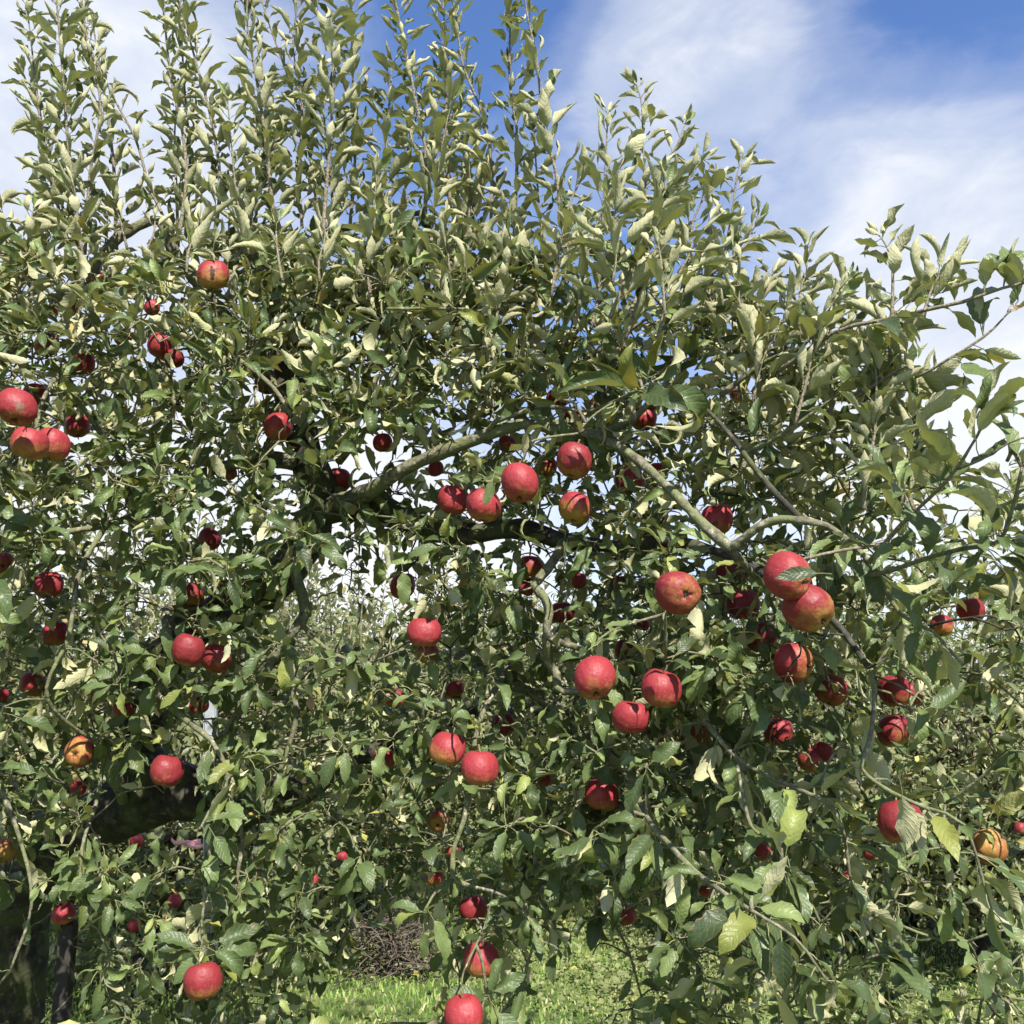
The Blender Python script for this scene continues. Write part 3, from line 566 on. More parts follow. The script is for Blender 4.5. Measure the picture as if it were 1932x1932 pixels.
# ------------------------------------------------------------------ apples: (u, v, width, colour, openness, label, axis towards the calyx (right, up, to viewer))
DF = None
APPLES = [
 (32, 768, 74, 'r', .9, 'large red apple with a round brown spot, cut by the left edge', (.1, -.8, .45)),
 (68, 748, 52, 'd', .8, 'dark red apple tucked behind the large spotted apple at the left edge', DF),
 (56, 836, 70, 'p', .8, 'pale red apple hanging just below the large spotted apple', DF),
 (100, 838, 66, 'p', .7, 'pale red apple behind a forked twig, right of its pale neighbour', DF),
 (147, 803, 48, 'r', .8, 'bright red apple just above and right of the two pale touching ones', DF),
 (8, 1062, 40, 'r', .9, 'red apple half cut by the left edge at mid height', (.3, -.3, .8)),
 (92, 1103, 56, 'r', .8, 'red apple between two broad leaves at far left mid height', DF),
 (105, 1195, 52, 'o', .7, 'orange apple under a yellow leaf cluster at far left', DF),
 (62, 1291, 52, 'r', .8, 'red apple above the orange calyx apple, near the left edge', DF),
 (0, 1313, 32, 'r', .9, 'sliver of red apple at the left edge below the mid height', DF),
 (150, 1418, 58, 'o', .85, 'orange red apple showing its round calyx, lower left', (.05, .05, 1)),
 (315, 1453, 64, 'd', 1, 'deep dark red apple hanging in front of the galvanised post', DF),
 (12, 1604, 48, 'g', .9, 'green and red apple cut by the left edge over the dark trunk', DF),
 (120, 1723, 42, 'p', .6, 'pink lit apple above the dark stake in the lower left', DF),
 (383, 1850, 72, 'd', .75, 'dark red apple under a rosette of leaves, bottom left', DF),
 (355, 1226, 66, 'd', .95, 'dull red apple with green base, left one of the pair by the mossy limb', DF),
 (408, 1242, 60, 'd', .9, 'dull red apple half under a pale leaf, right one of the mossy limb pair', DF),
 (525, 804, 58, 'r', 1, 'bright red apple in front of the rough mossy trunk bark', (0, -1, .1)),
 (505, 722, 50, 'd', .8, 'dark red apple left behind the pale twig on the mossy trunk', DF),
 (538, 720, 46, 'd', .75, 'dark red apple right behind the pale twig on the mossy trunk', DF),
 (302, 652, 50, 'r', .85, 'red apple against a patch of sky in the upper left', DF),
 (328, 676, 38, 'd', .8, 'smaller apple touching the lower right of the apple against the sky', DF),
 (402, 518, 60, 'o', .85, 'orange apple with a dark brown scar, highest of all in the tree', DF),
 (178, 525, 36, 'd', .6, 'small dark apple under the left cluster of upright shoots', DF),
 (122, 575, 50, 'p', .6, 'pink red apple behind a knobbly twig in the upper left', DF),
 (88, 650, 48, 'p', .55, 'pink red apple behind a dark twig, above the spotted apple', DF),
 (155, 684, 52, 'r', .55, 'red apple half under a leaf, upper right of the spotted apple', DF),
 (232, 635, 36, 'r', .5, 'small red apple peeping out left of the apple against the sky', DF),
 (287, 580, 30, 'p', .5, 'small pink apple peeping between leaves below the bent grey branch', DF),
 (722, 835, 38, 'r', .6, 'small red apple left of the long pale branch, under a yellow leaf', DF),
 (640, 905, 48, 'r', .7, 'red apple at the joint of trunk and long pale branch', DF),
 (854, 943, 60, 'r', 1, 'red apple with rough net skin, left of the three in the centre', (-.1, -1, .2)),
 (912, 953, 70, 'r', 1, 'rough skinned red apple under a small leaf, middle of three in the centre', (0, -1, .2)),
 (980, 910, 76, 'r', 1, 'large smooth red apple, right and highest of three in the centre', (0, -.9, .35)),
 (1083, 868, 72, 'd', .85, 'shaded dark red apple right of the three centre apples', DF),
 (1085, 958, 66, 'o', .8, 'apple with red top and orange base below the shaded dark apple', DF),
 (1030, 880, 42, 'o', .6, 'small orange apple half behind the large smooth centre apple', DF),
 (957, 838, 38, 'p', .55, 'small pink apple behind the leaf above the large smooth centre apple', DF),
 (1080, 788, 46, 'o', .6, 'yellow red apple under the thin upper branch right of centre', DF),
 (1050, 752, 42, 'r', .5, 'red apple peeping out above the thin upper branch', DF),
 (1215, 790, 52, 'p', .5, 'pink red apple behind a long leaf, under the big leaf rosette', DF),
 (1125, 760, 26, 'd', .5, 'tiny dark red apple piece left under the big leaf rosette', DF),
 (1187, 905, 58, 'r', .55, 'red apple behind leaves above the forked branch, left side', DF),
 (1242, 890, 40, 'r', .4, 'small red apple behind leaves just over the forked branch start', DF),
 (1392, 745, 32, 'r', .6, 'small bright red apple alone, right of the big leaf rosette', DF),
 (1352, 980, 66, 'p', .9, 'pale red apple in the crook of the forked branch', DF),
 (760, 1105, 52, 'r', .7, 'red apple behind two green leaves beside the bright sky gap', DF),
 (801, 1192, 66, 'r', 1, 'round red apple with freckles, right of the bright sky gap', (0, -1, .2)),
 (808, 1232, 46, 'g', .6, 'dull apple mostly hidden under the freckled round apple', DF),
 (1000, 1072, 52, 'o', .6, 'orange red apple left of the crooked pale branch', DF),
 (993, 1110, 32, 'p', .7, 'small pink apple low left of the crooked pale branch', DF),
 (1092, 1096, 32, 'p', .8, 'small pink apple right of the crooked pale branch', DF),
 (1175, 1103, 36, 'p', .8, 'small pink apple halfway between crooked branch and calyx apple', DF),
 (1060, 1155, 46, 'd', .5, 'very dark apple in the shade right of the crooked branch', DF),
 (1213, 1178, 26, 'r', .8, 'tiny red apple below left of the big apple facing the viewer', DF),
 (1145, 1195, 32, 'd', .5, 'small dark red apple over the large glossy apple', DF),
 (1180, 1226, 42, 'd', .5, 'dark red apple behind a leaf, upper right of the large glossy apple', DF),
 (1122, 1278, 84, 'r', 1, 'large glossy red apple showing its calyx at the bottom, right of centre', (.02, -.75, .6)),
 (1247, 1298, 78, 'r', .8, 'large red apple half under a leaf, right of the glossy apple', DF),
 (1190, 1353, 72, 'r', .9, 'red apple below and between the glossy apple and its right neighbour', (-.1, -1, 0)),
 (1278, 1118, 86, 'd', .95, 'big dark pink apple turned so its calyx faces the viewer', (.35, -.05, .9)),
 (1382, 1080, 62, 'd', .7, 'dark apple under the fork of the forked branch', DF),
 (1402, 1140, 66, 'd', .7, 'dark red apple beside a pale leaf, below the fork', DF),
 (1485, 1086, 97, 'r', .78, 'biggest red apple with a dark leaf across it, top of the right pair', (.6, -.25, .65)),
 (1524, 1147, 96, 'd', .6, 'big red apple pressed under the biggest one', (.5, -.5, .5)),
 (1436, 1200, 62, 'o', .65, 'orange apple half hidden left below the biggest pair', DF),
 (1497, 1250, 76, 'r', 1, 'red apple turned right, hanging alone below the biggest pair', (.75, -.1, .55)),
 (1568, 1301, 64, 'd', .9, 'dark orange red apple cut by a leaf, right below the lone turned apple', DF),
 (1688, 1302, 66, 'd', .8, 'dark red apple, left of two behind a twig at the right', DF),
 (1716, 1308, 50, 'd', .8, 'purplish red apple, right of two behind a twig at the right', DF),
 (1468, 1380, 58, 'r', .75, 'red apple between drooping pale leaves, right of centre', DF),
 (1310, 1386, 60, 'o', .5, 'orange red apple mostly behind a broad green leaf', DF),
 (1686, 1378, 64, 'd', .75, 'pinkish apple half behind leaves below the right twig pair', DF),
 (1552, 1418, 40, 'd', .7, 'small dark pink apple above an orange one, right side', DF),
 (1530, 1434, 52, 'o', .6, 'shaded orange apple below the small dark pink one', DF),
 (1697, 1548, 88, 'd', .75, 'large wine red apple with a long pale leaf across it, lower right', (.1, -.9, .3)),
 (1866, 1598, 66, 'o', .8, 'red and yellow apple with dry calyx against the pale tree at far right', (-.2, .6, .7)),
 (1832, 1150, 52, 'd', .6, 'dark pink apple half hidden near the right edge', DF),
 (1776, 1180, 42, 'o', .6, 'orange apple under a large hanging leaf near the right edge', DF),
 (1240, 1380, 44, 'd', .6, 'nearly black red apple in the shade below the large right neighbour', DF),
 (1136, 1500, 66, 'p', .75, 'pinkish red apple half behind a leaf tuft, lower centre right', DF),
 (905, 1448, 74, 'r', 1, 'shiny red apple with green base, right of the lower centre pair', (-.05, -1, .3)),
 (845, 1412, 68, 'o', .9, 'orange red apple, left and higher one of the lower centre pair', DF),
 (950, 1367, 46, 'd', .7, 'dark red apple behind a wavy leaf above the lower centre pair', DF),
 (724, 1430, 46, 'o', .8, 'yellow orange apple left of the lower centre pair', DF),
 (745, 1318, 38, 'o', .6, 'small orange apple under leaves below the bright sky gap', DF),
 (858, 1300, 36, 'd', .55, 'small dim red apple in the shade above the lower centre pair', DF),
 (1027, 1470, 30, 'd', .8, 'small dim red apple right of the shiny lower centre apple', DF),
 (815, 1470, 30, 'o', .6, 'small orange red apple below the orange one of the lower centre pair', DF),
 (828, 1549, 42, 'o', 1, 'little apple with calyx facing the viewer, left of the hanging pale twig', (-.05, -.2, 1)),
 (856, 1607, 36, 'd', .9, 'little apple right behind the hanging pale twig', (.2, -.2, 1)),
 (820, 1655, 34, 'o', .6, 'little orange and dark apple below left of the hanging pale twig', DF),
 (893, 1714, 54, 'd', .8, 'dull red apple behind bare forked stalks, low centre', DF),
 (908, 1810, 68, 'o', .9, 'orange red apple hanging straight above the lowest one in the centre', DF),
 (875, 1914, 76, 'p', 1, 'pale pink red apple at the bottom edge, lowest in the centre', DF),
 (1436, 1606, 38, 'p', .8, 'small pink red apple behind the bright leaves at lower right', DF),
 (1330, 1681, 24, 'r', .9, 'tiny red apple under the bright leafy branch at lower right', DF),
 (1180, 1725, 42, 'd', .6, 'dark apple hidden in the shade left of the bright leafy branch', DF),
 (232, 1340, 38, 'p', .6, 'small pink apple under a leaf star, above the dark red one', DF),
 (180, 1316, 28, 'p', .6, 'tiny pale pink apple left in the leaf star', DF),
 (376, 1330, 38, 'd', .6, 'small dull red apple right of the mossy limb, below the pair', DF),
 (360, 1122, 52, 'o', .6, 'orange apple in the shade in front of the mossy limb', DF),
 (396, 1016, 46, 'd', .5, 'dim red apple behind leaves in the left middle', DF),
 (433, 893, 28, 'p', .6, 'tiny pink apple under the dark left limb', DF),
 (566, 910, 38, 'o', .6, 'small brownish orange apple on the trunk fork', DF),
 (822, 884, 32, 'r', .6, 'small red apple just under the long pale branch', DF),
 (148, 1486, 32, 'p', .5, 'small pink apple right below the orange calyx apple', DF),
 (1640, 1612, 24, 'r', .7, 'tiny red apple left below the large wine red one', DF),
]
COLS = {'r': (.62, .22), 'd': (.62, .66), 'o': (.45, .25), 'p': (.55, .0), 'g': (.22, .6)}
def apple_profile():
    prof = [(0.0, .62), (.06, .60), (.13, .66), (.22, .76), (.36, .845), (.55, .84), (.74, .71), (.90, .47), (.985, .18), (1.0, -.06), (.965, -.32), (.86, -.57), (.70, -.76), (.52, -.87), (.36, -.905), (.25, -.885), (.16, -.82), (.10, -.76), (0.0, -.74)]
    return np.array(prof)
def apple_mesh(seed):
    g = np.random.default_rng(seed); pr = apple_profile(); n = 28; V = []; a = np.arange(n)*2*math.pi/n
    for k, (r, z) in enumerate(pr[1:-1]):
        low = max(0, -z); lob = 1+0.03*np.cos(5*a+.4)*(0.35+low)+0.035*np.cos(2*a+seed*1.7)+0.02*np.cos(3*a+seed)
        V.append(np.stack([np.cos(a)*r*lob, np.sin(a)*r*lob, z+0.03*np.cos(5*a+.4)*low*(r < .6)+0.10*np.cos(a+1+seed)*r], 1))
    m = len(V); V = np.concatenate(V+[[[0, 0, pr[0, 1]]], [[0, 0, pr[-1, 1]]]])
    i = np.arange(m-1)[:, None]*n; j = np.arange(n)[None]; k = (j+1) % n
    Q = np.stack([i+j, i+n+j, i+n+k, i+k], -1).reshape(-1, 4)
    j = np.arange(n); k = (j+1) % n
    T = np.concatenate([np.stack([np.full(n, m*n), j, k], 1), np.stack([np.full(n, m*n+1), (m-1)*n+k, (m-1)*n+j], 1)])
    return make_mesh('apple', V, [Q, T], M_APPLE)
AP_MESH = [apple_mesh(k) for k in range(7)]
_t = Tubes(); _t.add(smooth_path([[0, 0, .58], [.02, .0, .8], [.09, .03, 1.05], [.12, .03, 1.22]], [.045, .035, .035, .06], .1)[0], np.linspace(.04, .055, len(smooth_path([[0, 0, .58], [.02, .0, .8], [.09, .03, 1.05], [.12, .03, 1.22]], [1]*4, .1)[0])), 6)
STEM_MESH = _t.mesh('stem', M_STEM)
def calyx_mesh():
    V = []; T = []
    for k in range(5):
        a = k*2*math.pi/5; b = len(V)
        for da, r, z in ((-.5, .05, -.77), (.5, .05, -.77), (.28, .13, -.86), (-.28, .13, -.86), (.0, .10, -.97)):
            V.append([math.cos(a+da)*r, math.sin(a+da)*r, z])
        T += [[b, b+1, b+2], [b, b+2, b+3], [b+3, b+2, b+4]]
    b = len(V); V += [[math.cos(k*math.pi/4)*.115, math.sin(k*math.pi/4)*.115, -.775] for k in range(8)]
    T += [[b, b+k+1, b+k] for k in range(1, 7)]
    return make_mesh('calyx', np.array(V), [np.array(T)], M_CALYX, False)
CAL_MESH = calyx_mesh()
def frame_from(axis_down, spin):
    z = -unit(axis_down); x = np.cross([.3, .7, .2], z); x = unit(x); y = np.cross(z, x)
    R_ = Matrix(np.stack([x, y, z], 1).tolist()).to_4x4()
    return R_ @ Matrix.Rotation(spin, 4, 'Z')
apple_src = None; AP = []
for (u, v, w, c, op, lab, ax) in APPLES:
    D = 0.083 if w > 60 else (0.08 if w > 44 else 0.076)
    d = min(F*D/w, 2.75 if u > 700 else 2.9)
    if 1500 < u: d = min(d, 2.3)
    r = w/F*d/2*.965
    if ax is None: ax = (random.uniform(-.3, .3), -1, random.uniform(0.0, .4))
    a = unit(RIGHT*ax[0]+UP*ax[1]-FWD*ax[2]); pos = P(u, v, d)
    if apple_src is None:
        o = link('apple', AP_MESH[0]); link('stem', STEM_MESH, o); link('calyx', CAL_MESH, o); apple_src = o
    else:
        o = apple_src.copy(); col.objects.link(o); o.data = AP_MESH[random.randrange(7)]
        for ch in list(apple_src.children):
            k = ch.copy(); col.objects.link(k); k.parent = o
    o.matrix_world = Matrix.Translation(Vector(pos)) @ frame_from(a, random.uniform(0, 6.28)) @ Matrix.Diagonal((r, r, r*random.uniform(.93, 1.02), 1))
    cr, cd = COLS[c]; o.color = (min(1, max(0, cr+random.uniform(-.10, .07))), min(1, max(0, cd+random.uniform(-.12, .12))), 0, 1)
    tag(o, lab, 'apple', 'apples hanging in the big tree')
    AP.append((u, v, d, r, op, pos, pos-a*r*1.2, w))

from mathutils.bvhtree import BVHTree
M_SCAR = plain('brown_scar', (0.10, 0.045, 0.03), (0.20, 0.10, 0.07), 60, 0.8)
M_ROT = plain('dark_scar', (0.02, 0.012, 0.008), (0.07, 0.035, 0.02), 90, 0.8)
def scar(fruit, mat, a0, a1, rx, ry):
    me = fruit.data; bv = BVHTree.FromPolygons([v.co for v in me.vertices], [p.vertices for p in me.polygons])
    inv = fruit.matrix_world.inverted(); c = inv @ Vector(CAM); z = c.normalized(); x = z.orthogonal().normalized(); y = z.cross(x)
    up = (inv.to_3x3() @ Vector(UP)).normalized(); y = (up-z*up.dot(z)).normalized(); x = y.cross(z)
    V = []; Q = []; nr, na = 5, 18
    for i in range(nr):
        for j in range(na):
            a = j*2*math.pi/na; k = (i/(nr-1))*(1+.14*math.sin(3*a+1)+.08*math.sin(5*a))
            o = x*(a0+rx*k*math.cos(a))+y*(a1+ry*k*math.sin(a))
            h = bv.ray_cast(o+z*4, -z)
            V.append(h[0]+h[1]*(.012-.010*i/(nr-1)))
    for i in range(nr-1):
        for j in range(na): k = (j+1) % na; Q.append([i*na+j, (i+1)*na+j, (i+1)*na+k, i*na+k])
    link('scar', make_mesh('scar', np.array([list(v) for v in V]), [np.array(Q)], mat), fruit)
bpy.context.view_layer.update()
fr = [o for o in col.objects if o.get('category') == 'apple']
scar(fr[0], M_SCAR, .12, .05, .24, .24)
scar([o for o in fr if 'dark brown scar' in o['label']][0], M_ROT, -.05, .05, .16, .5)

# ------------------------------------------------------------------ the big tree: twigs and leaf rosettes
GRID = np.array([
 [0, 0, 0, 0, 0, 0, 0, 0, 0, 0, 0, 0],
 [0, 0, 0, 0, 0, 0, 0, 0, 0, 0, 0, 0],
 [.5, .7, .9, .9, .9, .9, .7, .3, .15, 0, 0, 0],
 [1.2, 1.3, 1.5, 1.6, 1.6, 1.6, 1.4, .95, .6, .4, .35, .05],
 [1.1, 1.1, 1.1, 1.3, 1.5, 1.5, 1.5, 1.25, 1.0, .75, .5, .1],
 [.95, .95, .9, .8, .9, .9, .9, 1.1, 1.0, .85, .6, .35],
 [.85, .8, .8, .75, .5, .75, .95, .9, .9, .9, .9, .6],
 [.7, .6, .5, .5, .4, .7, .9, .9, 1, .95, .55, .35],
 [.7, .7, .65, .5, .5, .75, .8, .9, .9, .65, .3, .16],
 [.6, .45, .4, .5, .4, .5, .55, .7, .8, .5, .25, .14],
 [.35, .5, .5, .45, .3, .4, .35, .4, .75, .4, .22, .14],
 [.25, .3, .5, .35, .15, .45, .2, .25, .65, .32, .25, .14]])
OUTL = np.array([(-60, 440), (500, 430), (900, 430), (1050, 480), (1200, 530), (1300, 545), (1420, 540), (1500, 580), (1620, 620), (1700, 670), (1770, 860), (2000, 900)])
HOLES = [(690, 1060, 80, 95, .28), (715, 1170, 62, 65, .4), (625, 1170, 40, 60, .7), (285, 1165, 50, 52, .8), (395, 960, 45, 32, .6), (150, 1010, 40, 40, .5), (345, 690, 18, 24, .9), (1590, 880, 45, 60, .5),
         (710, 1895, 120, 55, .97), (1130, 1850, 90, 95, .85), (275, 1545, 105, 50, .9), (35, 1800, 75, 130, .85), (1760, 1700, 110, 100, .35), (760, 1790, 80, 60, .7), (330, 1430, 30, 60, .5),
         (585, 1080, 40, 60, .5), (225, 860, 25, 40, .5), (30, 960, 30, 20, .4), (915, 1005, 75, 26, .6), (870, 850, 170, 22, .35), (1330, 990, 40, 45, .55), (1440, 1000, 90, 18, .6), (1030, 1120, 26, 90, .75), (560, 840, 45, 60, .5), (250, 440, 60, 24, .8), (350, 490, 30, 50, .6), (865, 1570, 22, 90, .7), (560, 1180, 35, 110, .4), (1430, 890, 60, 60, .35), (365, 1590, 26, 30, .9), (352, 1430, 32, 75, .97), (120, 1860, 24, 70, .75), (1778, 1825, 30, 36, .9), (258, 1586, 18, 18, .9), (255, 1746, 16, 16, .8), (144, 1800, 18, 18, .8), (672, 1690, 14, 14, .8), (1112, 1715, 16, 16, .7), (1560, 1810, 16, 16, .8), (1925, 1562, 16, 18, .8), (645, 1618, 14, 14, .7), (366, 1590, 45, 20, .85)]
def dens(u, v):
    x = min(max(u/161-.5, 0), 10.999); y = min(max(v/161-.5, 0), 10.999); i, j = int(y), int(x); fy, fx = y-i, x-j
    return (GRID[i, j]*(1-fx)+GRID[i, j+1]*fx)*(1-fy)+(GRID[i+1, j]*(1-fx)+GRID[i+1, j+1]*fx)*fy
def sstep(a, b, x):
    t = min(max((x-a)/(b-a), 0), 1); return t*t*(3-2*t)
def front(u, v):
    return 2.45-0.50*sstep(800, 1750, u)*(.45+.55*sstep(850, 1250, v))+0.15*sstep(700, 400, v)-0.15*sstep(1450, 1800, v)*sstep(1000, 1300, u)*sstep(1700, 1550, u)
nodes = []; owner = []
branch_paths = []
for k, (pts, rs, mat) in enumerate(BR):
    p, r = smooth_path(pts, rs, 0.035); branch_paths.append((p, r))
    for q, rr in zip(p, r):
        nodes.append(q); owner.append(k)
shoot_paths = []
for k, (pts, r0, gap, sz, roll, d) in enumerate(SH):
    p, _ = smooth_path(pts, [1]*len(pts), 0.03); r = np.linspace(r0, r0*0.35, len(p)); shoot_paths.append((p, r))
NB0 = len(nodes)
targets = []
tries = 0
NT = 3000
while len(targets) < NT and tries < 60000:
    tries += 1
    u, v = rng.uniform(-120, 2050), rng.uniform(330, 2040)
    if rng.random()*1.6 > dens(u, v): continue
    if v < np.interp(u, OUTL[:, 0], OUTL[:, 1])+rng.uniform(0, 40): continue
    if any(((u-a)/ru)**2+((v-b)/rv)**2 < 1 and rng.random() < pr for a, b, ru, rv, pr in HOLES): continue
    d = front(u, v)+min(abs(rng.normal(0, .55)), 1.3)-0.12
    targets.append((u, v, d, 0))
for _ in range(170): targets.append((rng.uniform(-460, -40), rng.uniform(450, 1350), rng.uniform(1.7, 2.6), 0))  # out-of-frame rosettes at left, added to throw shade on the trunk
tp = [P(u, v, d) for u, v, d, _ in targets]
tk = [0]*len(tp)
for a in AP: tp.append(a[6]+np.array([0, 0, .012])); tk.append(1)
tp = np.array(tp); tk = np.array(tk)
NA = np.array(nodes)
dist = np.array([np.min(np.linalg.norm(NA-q, axis=1)) for q in tp])
cap = len(NA)+len(tp)*4+10; NP = np.zeros((cap, 3)); NO = np.zeros(cap, int); NP[:len(NA)] = NA; NO[:len(NA)] = owner; nn_ = len(NA)
twigs = []
LV = Leaves()
def jit(s): return rng.normal(0, s, 3)
UPV = np.array([0, 0, 1.0])
def add_leaf(p, d, n, size, own, roll=.5, curl=.5, wave=.2, tint=None, yel=0, pet=None):
    L = size*rng.uniform(.62, 1.25)
    LV.add(p=p, d=d, n=n, L=L, W=L*rng.uniform(.34, .49), roll=roll, curl=curl, wave=wave, ph=rng.uniform(0, 6.28), tint=np.clip(rng.normal(.48, .22), 0, 1) if tint is None else tint, yel=yel, pet=L*rng.uniform(.22, .42) if pet is None else pet, own=own)
def yellow():
    x = rng.random()
    return rng.uniform(.15, 1.0) if x < .004 else (rng.uniform(.03, .16) if x < .11 else 0)
def rosette(c, ax, own, k, size, droop):
    """a spur's whorl of leaves round its tip"""
    hi = sstep(1150, 700, project(c)[1]); a0 = rng.uniform(0, 6.28); e1 = unit(np.cross(ax, [.2, .5, .8])); e2 = np.cross(ax, e1)
    for i in range(k):
        a = a0+i*2.4; rd = e1*math.cos(a)+e2*math.sin(a); up = rng.uniform(-.1, .9)
        d = unit(ax*(up+.35*hi)+rd*1.0+np.array([0, 0, -droop*(1-hi)+.35*hi])+jit(.2))
        n = unit(ax*.6+UPV*(.75-.45*hi)+SUN*(.4-.5*hi)+jit(.5))
        add_leaf(c+jit(.006), d, n, size, own, roll=abs(rng.normal(.55+.95*sstep(1250, 750, project(c)[1]), .45)), curl=rng.normal(.75, .65), wave=rng.uniform(.2, .75), yel=yellow())
for i in np.argsort(dist):
    q = tp[i]; dd = np.linalg.norm(NP[:nn_]-q, axis=1)+0.25*np.maximum(0, NP[:nn_, 2]-q[2]-.05)*(tk[i] == 0)
    j = int(np.argmin(dd)); p0 = NP[j]; own = int(NO[j]); ln = np.linalg.norm(q-p0)
    if ln > 1.2 and tk[i] == 0: continue
    if ln < .02: p0 = q-unit(q-CAM)*-.03
    mid = p0+(q-p0)*.5+UPV*(.10*ln)+jit(.06*ln); m2 = p0+(q-p0)*.8+UPV*(.07*ln)+jit(.05*ln)
    r0 = .0024+.004*min(ln, .6)
    path, rr = smooth_path([p0, mid, m2, q], [r0, r0*.85, r0*.7, .0018], .05); twigs.append((own, path, rr))
    for x in (mid, m2, q):
        NP[nn_] = x; NO[nn_] = own; nn_ += 1
    ax = unit(unit(q-m2)*.8+UPV*.15-FWD*.25+jit(.25))
    u, v, d_ = project(q)
    low = sstep(900, 1500, v)
    size = .069*rng.uniform(.8, 1.15)
    if tk[i] == 1:
        rosette(q, unit(UPV*.6-FWD*.2+jit(.4)), own, rng.integers(2, 5), size*.95, .1)
    else:
        rosette(q, ax, own, rng.integers(5, 9), size, .05+.30*low)
    if ln > .16:
        for t in np.arange(.25, .9, .07/ln*rng.uniform(.9, 1.4)):
            s = path[int(t*(len(path)-1))]; dr = unit(jit(1)+unit(q-p0)*.5)
            add_leaf(s, dr, unit(UPV*.8+SUN*.4+jit(.35)), size*.9, own, roll=abs(rng.normal(.5, .3)), curl=rng.normal(.6, .5), wave=rng.uniform(.1, .4), yel=yellow())
# large leaf rosettes the photo shows close to the viewer
for (u, v, d, k, size, ax) in [(1212, 735, 2.0, 12, .118, (0, .35, .9)), (1885, 1015, 1.55, 9, .085, (.2, .8, .5)), (1420, 1716, 1.62, 8, .082, (.1, -.1, 1)), (1340, 1650, 1.68, 7, .082, (-.3, .2, .9)), (1060, 755, 2.2, 6, .085, (0, .4, .8)), (1476, 1620, 1.74, 6, .08, (0, .3, .9)),
                              (75, 1010, 2.3, 9, .085, (0, .2, .9)), (430, 1080, 2.3, 9, .085, (.1, 0, 1)), (380, 1560, 2.2, 8, .085, (0, .2, .9)), (220, 1290, 2.3, 9, .08, (0, .1, 1)), (390, 1790, 2.2, 10, .08, (0, .3, .9)), (560, 1010, 2.3, 9, .07, (0, .1, 1)), (1130, 1560, 2.0, 7, .075, (0, .2, 1)), (1220, 1440, 2.0, 9, .075, (.1, .2, 1)), (960, 1560, 2.1, 8, .07, (0, .2, 1)), (1780, 1120, 1.6, 6, .095, (0, -.4, .8)), (1700, 930, 1.65, 6, .09, (0, .4, .8)), (1860, 790, 1.54, 5, .062, (.2, 1, 0)), (1900, 870, 1.54, 5, .066, (.5, .5, .3)), (990, 1720, 2.2, 7, .07, (.2, 0, 1)), (800, 1720, 2.2, 7, .075, (-.2, 0, 1)), (920, 1880, 2.15, 8, .075, (.1, 0, 1)), (560, 1780, 2.35, 9, .07, (.3, 0, 1))]:
    q = P(u, v, d); j = int(np.argmin(np.linalg.norm(NP[:nn_]-q, axis=1))); own = int(NO[j]); p0 = NP[j]
    if np.linalg.norm(q-p0) > .015:
        path, rr = smooth_path([p0, (p0+q)/2+UPV*.02, q], [.004, .0035, .003], .04); twigs.append((own, path, rr))
    rosette(q, unit(RIGHT*ax[0]+UP*ax[1]-FWD*ax[2]), own, k, size, .18)
# leaves along thin outer branches and upright shoots
for k, (p, r) in enumerate(branch_paths):
    if BR[k][2] == 't': continue
    L = np.concatenate([[0], np.cumsum(np.linalg.norm(np.diff(p, axis=0), axis=1))])
    for s in np.arange(.03, L[-1], .033):
        j = int(np.searchsorted(L, s)); j = min(j, len(p)-1)
        if r[j] > .0062: continue
        u, v, d_ = project(p[j]); tg = unit(p[j]-p[max(0, j-1)]+1e-6); rd = unit(np.cross(tg, jit(1)))
        n_ = 1 if rng.random() < .75 else 3
        for _ in range(n_):
            add_leaf(p[j], unit(tg*.5+rd*.8+UPV*(.35 if v < 900 else -.2)+jit(.25)), unit(UPV*.8+SUN*.3+jit(.3)), .078, k, roll=abs(rng.normal(.7, .4)), curl=rng.normal(.7, .5), wave=rng.uniform(.1, .4), yel=yellow())
for k, (p, r) in enumerate(shoot_paths):
    gap, sz, roll, d0 = SH[k][2], SH[k][3], SH[k][4], SH[k][5]
    L = np.concatenate([[0], np.cumsum(np.linalg.norm(np.diff(p, axis=0), axis=1))]); g = gap/F*d0; a = rng.uniform(0, 6.28)
    for s in np.arange(g*.5, L[-1]+g*.2, g*.45):
        j = min(int(np.searchsorted(L, s)), len(p)-1); f = s/L[-1]
        tg = unit(p[min(j+1, len(p)-1)]-p[max(0, j-1)]); e1 = unit(np.cross(tg, [.2, .9, .3])); e2 = np.cross(tg, e1)
        a += 2.4+rng.normal(0, .25); rd = e1*math.cos(a)+e2*math.sin(a)
        d = unit(tg*rng.uniform(.2, 1.1)+rd*.85+jit(.16)); n = unit(tg*.8-rd*.7+jit(.25))
        size = .078*sz*(1-.28*f)*(1 if f < .9 else .8)
        fresh = rng.random() < .07
        add_leaf(p[j], d, n, size, 1000+k, roll=(.4 if fresh else max(.9, rng.normal(roll+.65, .45))), curl=rng.normal(-.05, .8), wave=rng.uniform(.2, .7), tint=np.clip(rng.normal(.9 if fresh else .5, .2), 0, 1), yel=0)
    for _ in range(3):
        add_leaf(p[-1], unit(unit(p[-1]-p[-3])*1.0+jit(.4)), unit(jit(1)+UPV*.2), .045, 1000+k, roll=1.0, curl=rng.normal(0, .5), wave=.2, tint=.8)
forced = len(LV.a['L'])
def own_at(p): return int(NO[int(np.argmin(np.linalg.norm(NP[:nn_]-p, axis=1)))])
